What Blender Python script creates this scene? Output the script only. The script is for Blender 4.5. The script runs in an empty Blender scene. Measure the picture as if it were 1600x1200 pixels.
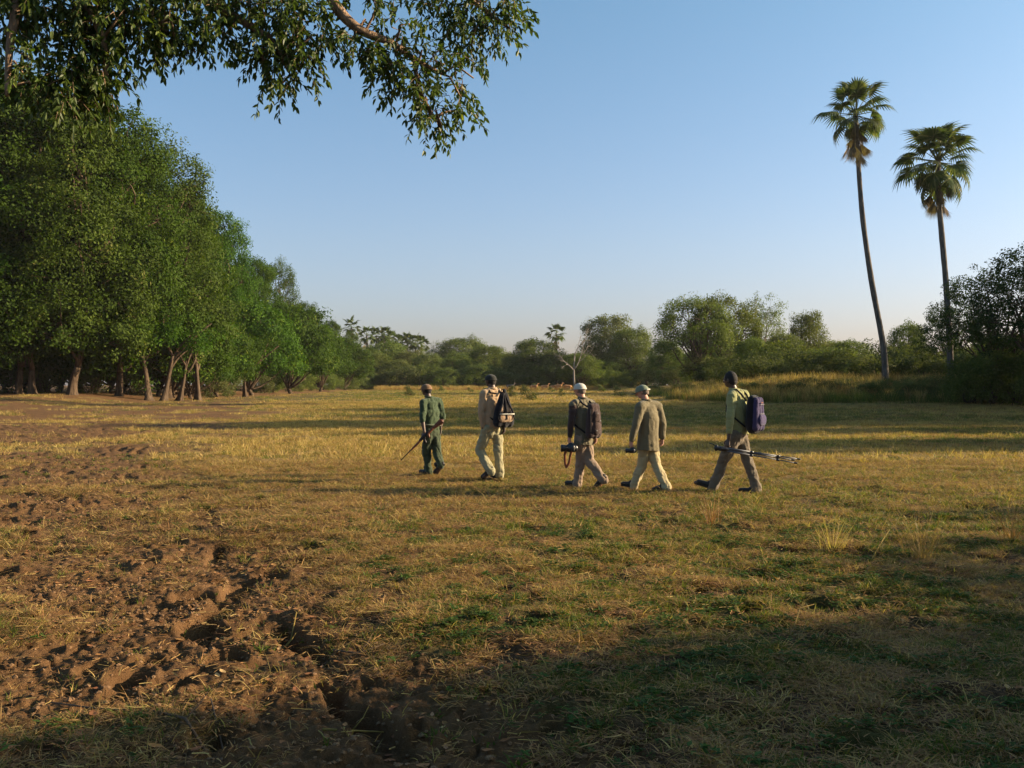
import bpy, math, random
import numpy as np
from mathutils import Vector, Matrix

SC = bpy.context.scene
COL = SC.collection
R = math.radians
random.seed(7)
RNG = np.random.default_rng(11)

# ------------------------------------------------------------------ camera
CAMZ = 1.65
F = 1556.0          # focal length in photograph pixels (1600 wide)
HZ = 602.0          # horizon row
cam_data = bpy.data.cameras.new('camera')
cam_data.sensor_width = 36.0
cam_data.lens = 36.0 * F / 1600.0
cam_data.clip_start = 0.05
cam_data.clip_end = 20000
cam = bpy.data.objects.new('camera', cam_data)
cam.location = (0, 0, CAMZ)
cam.rotation_euler = (R(90) + math.atan2(2.0, F), 0, 0)
COL.objects.link(cam)
SC.camera = cam

# ------------------------------------------------------------------ sun and sky
SUN_EL = R(18.0)
SUN_AZ = R(6.0)                      # from +X towards +Y : right of the picture, a little beyond the walkers
world = bpy.data.worlds.new('World')
SC.world = world
world.use_nodes = True
wn = world.node_tree
for n in list(wn.nodes):
    wn.nodes.remove(n)
sky = wn.nodes.new('ShaderNodeTexSky')
sky.sky_type = 'NISHITA'
sky.sun_disc = False
sky.sun_elevation = SUN_EL
sky.sun_rotation = R(90) - SUN_AZ    # measured from +Y towards +X
sky.altitude = 500
sky.air_density = 1.0
sky.dust_density = 3.0
sky.ozone_density = 2.0
bg = wn.nodes.new('ShaderNodeBackground')
bg.inputs['Strength'].default_value = 0.079
wo = wn.nodes.new('ShaderNodeOutputWorld')
geo = wn.nodes.new('ShaderNodeTexCoord')
sepw = wn.nodes.new('ShaderNodeSeparateXYZ'); wn.links.new(geo.outputs['Generated'], sepw.inputs[0])
rw = wn.nodes.new('ShaderNodeValToRGB')           # thin dust haze: a lilac grey tint that fades with height, the same all round
rw.color_ramp.elements[0].position = 0.0; rw.color_ramp.elements[0].color = (.97, .86, 1.02, 1)
_e = rw.color_ramp.elements.new(.14); _e.color = (.96, .94, 1.0, 1)
rw.color_ramp.elements[2].position = 0.42; rw.color_ramp.elements[2].color = (.80, 1.04, 1.04, 1)
wn.links.new(sepw.outputs[2], rw.inputs[0])
mw = wn.nodes.new('ShaderNodeMix'); mw.data_type = 'RGBA'; mw.blend_type = 'MULTIPLY'; mw.inputs[0].default_value = 1.0
wn.links.new(sky.outputs[0], mw.inputs[6]); wn.links.new(rw.outputs[0], mw.inputs[7])
wn.links.new(mw.outputs[2], bg.inputs[0])
wn.links.new(bg.outputs[0], wo.inputs[0])

sun_data = bpy.data.lights.new('sun', 'SUN')
sun_data.energy = 5.0
sun_data.angle = R(0.55)
sun_data.color = (1.0, 0.80, 0.53)
sun = bpy.data.objects.new('sun', sun_data)
sv = Vector((math.cos(SUN_EL) * math.cos(SUN_AZ), math.cos(SUN_EL) * math.sin(SUN_AZ), math.sin(SUN_EL)))
sun.rotation_euler = sv.to_track_quat('Z', 'Y').to_euler()
sun.location = (60, 0, 60)
COL.objects.link(sun)

SC.view_settings.view_transform = 'Standard'
SC.view_settings.look = 'None'
SC.view_settings.gamma = 1.0
SC.view_settings.use_curve_mapping = False
SC.view_settings.exposure = 1.4
try:
    SC.cycles.max_bounces = 8
    SC.cycles.diffuse_bounces = 3
    SC.cycles.transmission_bounces = 4
    SC.cycles.transparent_max_bounces = 8
    SC.cycles.use_denoising = True
except Exception:
    pass

# ------------------------------------------------------------------ helpers
def tag(o, label=None, cat=None, group=None, kind=None):
    if label: o['label'] = label
    if cat: o['category'] = cat
    if group: o['group'] = group
    if kind: o['kind'] = kind
    return o

def empty(name, loc=(0, 0, 0), rz=0.0):
    o = bpy.data.objects.new(name, None)
    o.empty_display_size = 0.2
    o.location = loc
    o.rotation_euler = (0, 0, rz)
    COL.objects.link(o)
    return o

def link(name, me, mat=None, parent=None, loc=None):
    o = bpy.data.objects.new(name, me)
    if mat is not None and len(me.materials) == 0:
        for m in (mat if isinstance(mat, (list, tuple)) else [mat]):
            me.materials.append(m)
    if parent is not None:
        o.parent = parent
    if loc is not None:
        o.location = loc
    COL.objects.link(o)
    return o

def fast_mesh(name, V, Fc, smooth=False, face_attr=None, mat_idx=None):
    """V (n,3); Fc (m,k) one polygon size"""
    V = np.asarray(V, dtype=np.float32); Fc = np.asarray(Fc, dtype=np.int32)
    me = bpy.data.meshes.new(name)
    k = Fc.shape[1]
    me.vertices.add(len(V)); me.vertices.foreach_set('co', V.ravel())
    me.loops.add(Fc.size); me.loops.foreach_set('vertex_index', Fc.ravel())
    me.polygons.add(len(Fc))
    me.polygons.foreach_set('loop_start', np.arange(0, Fc.size, k, dtype=np.int32))
    me.polygons.foreach_set('use_smooth', np.full(len(Fc), smooth, dtype=bool))
    if mat_idx is not None:
        me.polygons.foreach_set('material_index', np.asarray(mat_idx, dtype=np.int32))
    me.update(calc_edges=True)
    if face_attr is not None:
        for nm, arr in face_attr.items():
            a = me.attributes.new(nm, 'FLOAT', 'FACE')
            a.data.foreach_set('value', np.asarray(arr, dtype=np.float32))
    return me

class MB:
    """collects tubes, ellipsoids, boxes"""
    def __init__(self): self.v = []; self.f = []
    def add(self, vs, fs):
        o = len(self.v)
        self.v.extend([tuple(p) for p in vs]); self.f.extend([tuple(i + o for i in f) for f in fs])
    def tube(self, pts, rad, n=8, flute=0.0, seed=0, cap=True):
        pts = [Vector(p) for p in pts]
        rg = random.Random(seed)
        ph = [rg.uniform(0, 6.28) for _ in range(3)]
        vs = []; fs = []
        up = Vector((0, 0, 1)); d0 = (pts[1] - pts[0]).normalized()
        a = d0.orthogonal().normalized()
        for i, p in enumerate(pts):
            d = (pts[min(i + 1, len(pts) - 1)] - pts[max(i - 1, 0)]).normalized()
            a = (a - d * a.dot(d)).normalized(); b = d.cross(a)
            r = rad[i] if hasattr(rad, '__len__') else rad
            fl = flute[i] if hasattr(flute, '__len__') else flute
            for k in range(n):
                t = 2 * math.pi * k / n
                rr = r * (1 + fl * (math.sin(3 * t + ph[0]) * .5 + math.sin(5 * t + ph[1]) * .35 + math.sin(8 * t + ph[2]) * .25))
                vs.append(p + a * (math.cos(t) * rr) + b * (math.sin(t) * rr))
        for i in range(len(pts) - 1):
            for k in range(n):
                k2 = (k + 1) % n
                fs.append((i * n + k, i * n + k2, (i + 1) * n + k2, (i + 1) * n + k))
        if cap:
            fs.append(tuple(range(n - 1, -1, -1))); fs.append(tuple((len(pts) - 1) * n + k for k in range(n)))
        self.add(vs, fs)
    def ell(self, c, ax, ay, az, nu=14, nv=9):
        """ax, ay, az are semi-axis vectors"""
        c = Vector(c); ax = Vector(ax); ay = Vector(ay); az = Vector(az)
        vs = [c - az]; fs = []
        for j in range(1, nv):
            t = -math.pi / 2 + math.pi * j / nv
            for i in range(nu):
                p = 2 * math.pi * i / nu
                vs.append(c + ax * (math.cos(t) * math.cos(p)) + ay * (math.cos(t) * math.sin(p)) + az * math.sin(t))
        vs.append(c + az)
        for i in range(nu):
            fs.append((0, 1 + (i + 1) % nu, 1 + i))
            for j in range(nv - 2):
                a = 1 + j * nu + i; b = 1 + j * nu + (i + 1) % nu
                fs.append((a, b, b + nu, a + nu))
            fs.append((len(vs) - 1, 1 + (nv - 2) * nu + i, 1 + (nv - 2) * nu + (i + 1) % nu))
        self.add(vs, fs)
    def cap(self, a, b, ra, rb, side=None, kx=1.0, ky=1.0, n=14):
        """capsule a->b, elliptic cross section: kx along side, ky across"""
        a = Vector(a); b = Vector(b); d = b - a; L = d.length; d = d / L if L > 1e-6 else Vector((0, 0, 1))
        s = Vector(side) if side is not None else d.orthogonal()
        s = (s - d * s.dot(d)).normalized(); t = d.cross(s)
        vs = []; fs = []; rings = []
        for q in (-1.0, -.86, -.5): rings.append((a + d * (q * ra), ra * math.sqrt(max(0.003, 1 - q * q))))
        rings.append((a, ra)); rings.append((a.lerp(b, .5), (ra + rb) / 2)); rings.append((b, rb))
        for q in (.5, .86, 1.0): rings.append((b + d * (q * rb), rb * math.sqrt(max(0.003, 1 - q * q))))
        for p, r in rings:
            for k in range(n):
                u = 2 * math.pi * k / n
                vs.append(p + s * (math.cos(u) * r * kx) + t * (math.sin(u) * r * ky))
        m = len(rings)
        for i in range(m - 1):
            for k in range(n):
                k2 = (k + 1) % n
                fs.append((i * n + k, i * n + k2, (i + 1) * n + k2, (i + 1) * n + k))
        fs.append(tuple(range(n - 1, -1, -1))); fs.append(tuple((m - 1) * n + k for k in range(n)))
        self.add(vs, fs)
    def box(self, c, ax, ay, az):
        c = Vector(c); ax = Vector(ax); ay = Vector(ay); az = Vector(az)
        vs = [c + ax * i + ay * j + az * k for i in (-1, 1) for j in (-1, 1) for k in (-1, 1)]
        self.add(vs, [(0, 1, 3, 2), (4, 6, 7, 5), (0, 4, 5, 1), (2, 3, 7, 6), (0, 2, 6, 4), (1, 5, 7, 3)])
    def mesh(self, name, smooth=True):
        me = bpy.data.meshes.new(name)
        me.from_pydata(self.v, [], self.f)
        if smooth: me.polygons.foreach_set('use_smooth', [True] * len(me.polygons))
        me.update()
        return me

def hashn(ix, iy, s):
    h = (ix.astype(np.int64) * 374761393 + iy.astype(np.int64) * 668265263 + s * 1442695041) & 0xffffffff
    h = ((h ^ (h >> 13)) * 1274126177) & 0xffffffff
    h = ((h ^ (h >> 16)) * 2246822519) & 0xffffffff
    return ((h ^ (h >> 15)) & 0xffffff) / float(0xffffff)

def vnoise(x, y, s=0):
    x = np.asarray(x, dtype=np.float64); y = np.asarray(y, dtype=np.float64)
    xi = np.floor(x); yi = np.floor(y); fx = x - xi; fy = y - yi
    fx = fx * fx * fx * (fx * (fx * 6 - 15) + 10); fy = fy * fy * fy * (fy * (fy * 6 - 15) + 10)
    xi = xi.astype(np.int64); yi = yi.astype(np.int64)
    a = hashn(xi, yi, s); b = hashn(xi + 1, yi, s); c = hashn(xi, yi + 1, s); d = hashn(xi + 1, yi + 1, s)
    return (a + (b - a) * fx) * (1 - fy) + (c + (d - c) * fx) * fy

def fbm(x, y, s=0, o=4):
    t = 0; a = .5; n = 0
    for i in range(o):
        t = t + a * vnoise(x * 2 ** i + 17.3 * i, y * 2 ** i - 9.1 * i, s + i); n += a; a *= .5
    return t / n

def ss(a, b, x):
    t = np.clip((np.asarray(x, dtype=np.float64) - a) / (b - a), 0, 1)
    return t * t * (3 - 2 * t)

# ------------------------------------------------------------------ terrain shape
def base_h(x, y):
    x = np.asarray(x, dtype=np.float64); y = np.asarray(y, dtype=np.float64)
    h = 0.25 * ss(40, 75, y) + 0.45 * ss(95, 240, y)
    edge = 11 + 6 * ss(70, 160, y) - (y - 72) * 0.02        # right bank: its foot runs away from the camera
    bank = ss(0, 14, x - edge - 3 * (vnoise(y / 15, x / 40, 3) - .5)) * ss(66, 84, y + 0.10 * (x - 20) + 3 * (vnoise(x / 11, y / 30, 5) - .5))
    h = h + 1.0 * bank
    h = h + 0.7 * ss(0, 9, -x - 29 - 4 * ss(60, 150, y)) * ss(55, 90, y)
    return h

TRENCH = [((640, 1150), .05), ((585, 1105), .07), ((530, 1075), .10), ((515, 1020), .10), ((470, 985), .10), ((420, 955), .10), ((345, 985), .12),
          ((315, 960), .13), ((350, 925), .11), ((375, 895), .11), ((335, 868), .10), ((345, 830), .06), ((330, 795), .06), ((300, 775), .04)]
def pix(px, py, z=0.0):
    d = (CAMZ - z) * F / (py - HZ)
    return ((px - 800) / F * d, d)
TR = [(pix(*p), w) for p, w in TRENCH]

def mud_edge(y):
    return np.interp(y, [0, 4.3, 7, 10.4, 17, 26, 67, 140, 300], [.6, -.15, -1.1, -2.5, -5.5, -9.0, -16, -27, -40])

def cover(x, y):
    """weights: mud, dry straw, green"""
    n1 = fbm(x / 2.3, y / 2.3, 21); n2 = fbm(x / .42, y / .42, 31); n3 = fbm(x / 9., y / 6., 41)
    e = x - mud_edge(y)
    wdt = 0.8 + 0.10 * y
    mud = 1 - ss(-wdt * .5, wdt * .8, e + (n1 - .5) * wdt * 1.6 + (n2 - .5) * .6)
    mud = mud * (1 - .55 * ss(.55, .68, n1))
    dry = ss(12, 22, y + (n3 - .5) * 5) * (1 - mud)
    green = (1 - .9 * ss(12, 22, y + (n3 - .5) * 6)) * ss(.44, .60, n2 * .62 + n1 * .20 + .16 * ss(-3, 3, x) ) * (1 - mud)
    green = green + .8 * ss(.50, .60, n3) * ss(24, 30, y) * (1 - ss(60, 90, y)) * (1 - mud)
    olive = ss(-36, -22, x) * (1 - ss(-14, 2, x)) * ss(70, 110, y)
    green = np.clip(green + .8 * olive, 0, 1)
    return mud, dry, green

def micro(x, y):
    """hoof prints, clods, cracks near the camera"""
    x = np.asarray(x, dtype=np.float64); y = np.asarray(y, dtype=np.float64)
    r = np.hypot(x, y)
    fade = 1 - ss(38, 60, r)
    mud, dry, green = cover(x, y)
    h = -.10 * mud * (1 - ss(14, 30, r)) + .10 * (fbm(x / 2.6, y / 2.6, 51, 3) - .5) + .055 * (fbm(x / .7, y / .7, 61, 3) - .5)
    cl = fbm(x / .16, y / .16, 71, 3)
    h = h + (.045 + .004 * mud) * (cl - .5) * (1 - .4 * dry) + .050 * (1 - mud) * (1 - .6 * dry) * (fbm(x / .26, y / .26, 73, 2) - .5) + (.018 + .030 * mud) * (fbm(x / .05, y / .05, 75, 2) - .5)
    rd = np.abs(fbm(x / .30, y / .30, 77, 3) - .5) * 2
    h = h - (.012 + .016 * mud) * (1 - ss(0, .12, rd))
    h = h + .012 * np.abs(vnoise(x / .07, y / .07, 81) - .5) * -2
    # hoof prints
    cs = .42
    gx = np.floor(x / cs); gy = np.floor(y / cs)
    pit = np.zeros_like(x)
    for dx in (-1, 0, 1):
        for dy in (-1, 0, 1):
            cx = gx + dx; cy = gy + dy
            px = (cx + hashn(cx, cy, 5)) * cs; py = (cy + hashn(cx, cy, 6)) * cs
            rr = .06 + .10 * hashn(cx, cy, 7) ** 2; pr = hashn(cx, cy, 8)
            d = np.hypot((x - px) * (1 + .4 * (hashn(cx, cy, 9) - .5)), (y - py) * (1 - .4 * (hashn(cx, cy, 9) - .5))) / rr
            d = d + .5 * (cl - .5)
            on = (pr < (.42 + .25 * mud)).astype(float)
            q = on * (-(1 - ss(.55, 1.05, d)) + .28 * np.exp(-((d - 1.25) / .22) ** 2)) * rr * .62
            pit = pit + q
    h = h + pit * (1.15 - .6 * dry)
    # the broken trench edge running away from the lower middle
    best = np.zeros_like(x)
    near = r < 16
    if near.any():
        X = x[near]; Y = y[near]; b = np.zeros_like(X)
        wob = (fbm(X / .35, Y / .35, 91, 3) - .5)
        for (p0, w0), (p1, w1) in zip(TR[:-1], TR[1:]):
            ax, ay = p0; bx, by = p1
            L2 = (bx - ax) ** 2 + (by - ay) ** 2
            t = np.clip(((X - ax) * (bx - ax) + (Y - ay) * (by - ay)) / L2, 0, 1)
            d = np.hypot(X - ax - t * (bx - ax), Y - ay - t * (by - ay)) + wob * .16
            w = (w0 + (w1 - w0) * t) * 1.25
            b = np.maximum(b, (1 - ss(.45, 1.1, d / w)) * w * 1.15)
        best[near] = b
    h = h - best * (.22 + 1.05 * ss(.38, .62, fbm(x / .38, y / .38, 95, 2)))
    return h * fade

def height(x, y):
    return base_h(x, y) + micro(x, y)

def gz(x, y):
    return float(height(np.array([x]), np.array([y]))[0])

# ------------------------------------------------------------------ material helpers
def new_mat(name):
    m = bpy.data.materials.new(name); m.use_nodes = True
    nt = m.node_tree
    for n in list(nt.nodes): nt.nodes.remove(n)
    out = nt.nodes.new('ShaderNodeOutputMaterial')
    return m, nt, out

def N(nt, typ, **kw):
    n = nt.nodes.new(typ)
    for k, v in kw.items():
        if k.startswith('i_'): n.inputs[int(k[2:]) if k[2:].isdigit() else k[2:].replace('_', ' ')].default_value = v
        else: setattr(n, k, v)
    return n

def mixc(nt, fac, a, b, blend='MIX'):
    n = nt.nodes.new('ShaderNodeMix'); n.data_type = 'RGBA'; n.blend_type = blend
    for sock, v in ((n.inputs[0], fac), (n.inputs[6], a), (n.inputs[7], b)):
        if hasattr(v, 'is_output'): nt.links.new(v, sock)
        elif isinstance(v, (int, float)): sock.default_value = v
        else: sock.default_value = (*v, 1) if len(v) == 3 else v
    return n.outputs[2]

def ramp(nt, fac, stops):
    n = nt.nodes.new('ShaderNodeValToRGB')
    e = n.color_ramp.elements
    while len(e) < len(stops): e.new(.5)
    for el, (p, c) in zip(e, stops):
        el.position = p; el.color = (*c, 1)
    nt.links.new(fac, n.inputs[0])
    return n.outputs[0]

def noise_tex(nt, scale, detail=4, coord=None, rough=.55):
    n = nt.nodes.new('ShaderNodeTexNoise'); n.inputs['Scale'].default_value = scale; n.inputs['Detail'].default_value = detail
    n.inputs['Roughness'].default_value = rough
    if coord is not None: nt.links.new(coord, n.inputs['Vector'])
    return n

def plain(name, col, rough=.8, var=.25, scale=12.0, bump=0.0, bscale=60., spec=.3, metal=0., sheen=0.):
    m, nt, out = new_mat(name)
    tc = N(nt, 'ShaderNodeTexCoord')
    n = noise_tex(nt, scale, 5, tc.outputs['Object'])
    c = mixc(nt, n.outputs[0], tuple(x * (1 - var) for x in col), tuple(min(1, x * (1 + var)) for x in col))
    p = N(nt, 'ShaderNodeBsdfPrincipled'); p.inputs['Roughness'].default_value = rough
    p.inputs['Specular IOR Level'].default_value = spec; p.inputs['Metallic'].default_value = metal
    if sheen: p.inputs['Sheen Weight'].default_value = sheen
    nt.links.new(c, p.inputs['Base Color'])
    if bump:
        n2 = noise_tex(nt, bscale, 4, tc.outputs['Object'])
        b = N(nt, 'ShaderNodeBump'); b.inputs['Strength'].default_value = bump; b.inputs['Distance'].default_value = .02
        nt.links.new(n2.outputs[0], b.inputs['Height']); nt.links.new(b.outputs[0], p.inputs['Normal'])
    nt.links.new(p.outputs[0], out.inputs[0])
    return m

def leaf_mat(name, ca, cb, trans=.35, cyellow=None, rough=.7, inst=False, spec=.10):
    """leaf colour from the per-face value and the tree's own random number"""
    m, nt, out = new_mat(name)
    at = N(nt, 'ShaderNodeAttribute', attribute_name='rnd')
    oi = N(nt, 'ShaderNodeObjectInfo')
    c = mixc(nt, at.outputs['Fac'], ca, cb)
    if cyellow:
        mr = N(nt, 'ShaderNodeMapRange'); mr.inputs[1].default_value = .86; mr.inputs[2].default_value = 1.0
        nt.links.new(at.outputs['Fac'], mr.inputs[0])
        c = mixc(nt, mr.outputs[0], c, cyellow)
    hs = N(nt, 'ShaderNodeHueSaturation')
    ma = N(nt, 'ShaderNodeMapRange'); ma.inputs[3].default_value = .78; ma.inputs[4].default_value = 1.22
    nt.links.new(oi.outputs['Random'], ma.inputs[0]); nt.links.new(ma.outputs[0], hs.inputs['Value'])
    mh = N(nt, 'ShaderNodeMapRange'); mh.inputs[3].default_value = .485; mh.inputs[4].default_value = .512
    nt.links.new(oi.outputs['Random'], mh.inputs[0]); nt.links.new(mh.outputs[0], hs.inputs['Hue'])
    nt.links.new(c, hs.inputs['Color'])
    p = N(nt, 'ShaderNodeBsdfPrincipled'); p.inputs['Roughness'].default_value = rough; p.inputs['Specular IOR Level'].default_value = spec
    nt.links.new(hs.outputs[0], p.inputs['Base Color'])
    tr = N(nt, 'ShaderNodeBsdfTranslucent')
    tc = mixc(nt, 1.0, hs.outputs[0], (1.25, 1.35, .55), 'MULTIPLY')
    nt.links.new(tc, tr.inputs['Color'])
    mx = N(nt, 'ShaderNodeMixShader'); mx.inputs[0].default_value = trans
    nt.links.new(p.outputs[0], mx.inputs[1]); nt.links.new(tr.outputs[0], mx.inputs[2])
    nt.links.new(mx.outputs[0], out.inputs[0])
    return m

def bark_mat(name, ca, cb, scale=6.0):
    m, nt, out = new_mat(name)
    tc = N(nt, 'ShaderNodeTexCoord')
    mp = N(nt, 'ShaderNodeMapping'); mp.inputs['Scale'].default_value = (1, 1, .18)
    nt.links.new(tc.outputs['Object'], mp.inputs[0])
    n = noise_tex(nt, scale, 6, mp.outputs[0], .65)
    c = ramp(nt, n.outputs[0], [(.32, ca), (.68, cb)])
    p = N(nt, 'ShaderNodeBsdfPrincipled'); p.inputs['Roughness'].default_value = .9; p.inputs['Specular IOR Level'].default_value = .15
    nt.links.new(c, p.inputs['Base Color'])
    b = N(nt, 'ShaderNodeBump'); b.inputs['Strength'].default_value = .8; b.inputs['Distance'].default_value = .05
    nt.links.new(n.outputs[0], b.inputs['Height']); nt.links.new(b.outputs[0], p.inputs['Normal'])
    nt.links.new(p.outputs[0], out.inputs[0])
    return m

M = {}
M['leaf_forest'] = leaf_mat('forest_leaf', (.018, .044, .004), (.062, .112, .009), .36, (.16, .19, .022))
M['leaf_forest_b'] = leaf_mat('forest_leaf_olive', (.022, .040, .005), (.070, .102, .012), .34, (.15, .14, .04))
M['leaf_far'] = leaf_mat('far_leaf', (.050, .076, .015), (.135, .160, .034), .38, (.22, .20, .05))
M['leaf_mid'] = leaf_mat('mid_leaf', (.060, .080, .022), (.150, .165, .050), .38, (.24, .20, .08))
M['leaf_pale'] = leaf_mat('pale_leaf', (.065, .085, .030), (.125, .145, .060), .36)
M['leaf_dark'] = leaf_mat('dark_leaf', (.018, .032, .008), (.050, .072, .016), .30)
M['leaf_bush'] = leaf_mat('bush_leaf', (.050, .062, .018), (.115, .125, .040), .34, (.20, .16, .06))
M['leaf_near'] = leaf_mat('near_leaf', (.026, .044, .008), (.075, .105, .016), .36, (.19, .21, .03), rough=.5, spec=.3)
M['leaf_near_dry'] = leaf_mat('near_leaf_dry', (.30, .12, .03), (.38, .18, .05), .35)
M['bark'] = bark_mat('bark', (.022, .015, .010), (.115, .076, .047), 9.0)
M['bark_grey'] = bark_mat('bark_grey', (.12, .10, .08), (.34, .29, .23))
M['bark_limb'] = bark_mat('bark_limb', (.10, .065, .04), (.34, .22, .14), 22.0)
M['bark_palm'] = bark_mat('bark_palm', (.05, .042, .036), (.17, .145, .12), 9.0)
M['twig'] = plain('twig', (.10, .065, .04), .9)
M['frond'] = leaf_mat('palm_frond', (.042, .064, .020), (.100, .122, .046), .30, (.20, .19, .08), rough=.7, spec=.08)
M['frond_dead'] = leaf_mat('palm_frond_dead', (.10, .075, .045), (.22, .165, .10), .2)
M['straw'] = leaf_mat('straw', (.22, .145, .044), (.46, .32, .12), .3, rough=.6)
M['straw_red'] = leaf_mat('straw_red', (.17, .088, .032), (.40, .225, .088), .28, rough=.6)
M['grass'] = leaf_mat('green_grass', (.045, .068, .012), (.120, .145, .030), .35, (.26, .20, .06), rough=.5)
M['litter'] = leaf_mat('leaf_litter', (.17, .075, .030), (.46, .22, .09), .2, (.50, .34, .17), rough=.7)
# ------------------------------------------------------------------ ground
def ground_material():
    m, nt, out = new_mat('ground')
    tc = N(nt, 'ShaderNodeTexCoord'); P = tc.outputs['Object']
    at = N(nt, 'ShaderNodeAttribute', attribute_name='cover')
    sep = N(nt, 'ShaderNodeSeparateColor'); nt.links.new(at.outputs['Color'], sep.inputs[0])
    big = noise_tex(nt, .35, 5, P); mid = noise_tex(nt, 3.0, 6, P, .65); fine = noise_tex(nt, 34.0, 6, P, .7); vf = noise_tex(nt, 150., 4, P, .7)
    st = N(nt, 'ShaderNodeMapping'); st.inputs['Scale'].default_value = (.05, .5, 1); nt.links.new(P, st.inputs[0])
    streak = noise_tex(nt, 1.0, 5, st.outputs[0], .6)
    soil = ramp(nt, fine.outputs[0], [(.28, (.036, .021, .011)), (.52, (.085, .050, .025)), (.75, (.15, .088, .045))])
    mud = ramp(nt, mid.outputs[0], [(.30, (.095, .046, .019)), (.52, (.19, .098, .041)), (.75, (.28, .155, .072))])
    mud = mixc(nt, .45, mud, soil)
    dry = ramp(nt, vf.outputs[0], [(.30, (.10, .058, .019)), (.55, (.22, .148, .050)), (.75, (.36, .25, .09))])
    dry2 = ramp(nt, streak.outputs[0], [(.35, (.17, .095, .030)), (.6, (.33, .235, .085))])
    dry = mixc(nt, .5, dry, dry2)
    grn = ramp(nt, fine.outputs[0], [(.3, (.055, .052, .014)), (.7, (.125, .11, .034))])
    c = mixc(nt, sep.outputs[0], soil, mud)
    c = mixc(nt, sep.outputs[1], c, dry)
    gm = N(nt, 'ShaderNodeMath', operation='MULTIPLY'); gm.inputs[1].default_value = .9
    nt.links.new(sep.outputs[2], gm.inputs[0])
    c = mixc(nt, gm.outputs[0], c, grn)
    c = mixc(nt, .35, c, ramp(nt, big.outputs[0], [(.3, (.75, .70, .62)), (.7, (1.2, 1.15, 1.05))]), 'MULTIPLY')
    p = N(nt, 'ShaderNodeBsdfPrincipled'); p.inputs['Roughness'].default_value = .95; p.inputs['Specular IOR Level'].default_value = .1
    nt.links.new(c, p.inputs['Base Color'])
    mt = N(nt, 'ShaderNodeMath', operation='MULTIPLY_ADD'); mt.inputs[1].default_value = .25
    nt.links.new(vf.outputs[0], mt.inputs[0]); nt.links.new(fine.outputs[0], mt.inputs[2])
    b = N(nt, 'ShaderNodeBump'); b.inputs['Strength'].default_value = .9; b.inputs['Distance'].default_value = .045
    nt.links.new(mt.outputs[0], b.inputs['Height']); nt.links.new(b.outputs[0], p.inputs['Normal'])
    nt.links.new(p.outputs[0], out.inputs[0])
    return m
M['ground'] = ground_material()
M['weed'] = leaf_mat('weed_leaf', (.035, .065, .012), (.085, .13, .028), .3)
M['soil_crumb'] = plain('soil_crumb', (.17, .095, .045), .95, .45, 3.0, .5, 90)

def build_ground():
    # rings round the point under the camera; fine over the field the picture looks at, coarse elsewhere
    rad = np.concatenate([np.geomspace(.6, 3.2, 8)[:-1], np.geomspace(3.2, 16, 400)[:-1], np.geomspace(16, 60, 150)[:-1], np.geomspace(60, 260, 60)[:-1], np.geomspace(260, 2500, 16)])
    fine = np.linspace(-R(37), R(37), 620)
    ang = np.concatenate([fine, np.linspace(R(37), R(323), 46)[1:-1]])     # measured from +Y towards +X
    na = len(ang); nr = len(rad)
    A, Rr = np.meshgrid(ang, rad)
    X = (Rr * np.sin(A)).ravel(); Y = (Rr * np.cos(A)).ravel()
    Z = height(X, Y)
    V = np.stack([X, Y, Z], 1)
    V = np.vstack([V, [[0, 0, gz(0, 0)]]])
    i = np.arange(nr - 1)[:, None]; j = np.arange(na)[None, :]; j2 = (j + 1) % na
    q = np.stack([i * na + j, (i + 1) * na + j, (i + 1) * na + j2, i * na + j2], -1).reshape(-1, 4)[:, ::-1]
    # clockwise angle: reverse so the normals look up
    me = fast_mesh('ground', V, q, smooth=True)
    a = me.attributes.new('cover', 'FLOAT_COLOR', 'POINT')
    mud, dry, green = cover(V[:, 0], V[:, 1])
    cc = np.stack([mud, dry, green, np.ones_like(mud)], 1).astype(np.float32)
    a.data.foreach_set('color', cc.ravel())
    nz = np.zeros(len(me.polygons) * 3, dtype=np.float32); me.polygons.foreach_get('normal', nz)
    if nz[2::3].mean() < 0: me.flip_normals()
    o = link('ground', me, M['ground'])
    tag(o, 'dry grassy lagoon bed with trampled brown mud on the left', 'ground', kind='structure')
    # centre disc
    mb = MB(); n = 24
    mb.v = [(0, 0, 0)] + [(.61 * math.sin(2 * math.pi * k / n), .61 * math.cos(2 * math.pi * k / n), 0) for k in range(n)]
    mb.f = [(0, (k + 1) % n + 1, k + 1) for k in range(n)]
    return o
build_ground()

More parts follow.
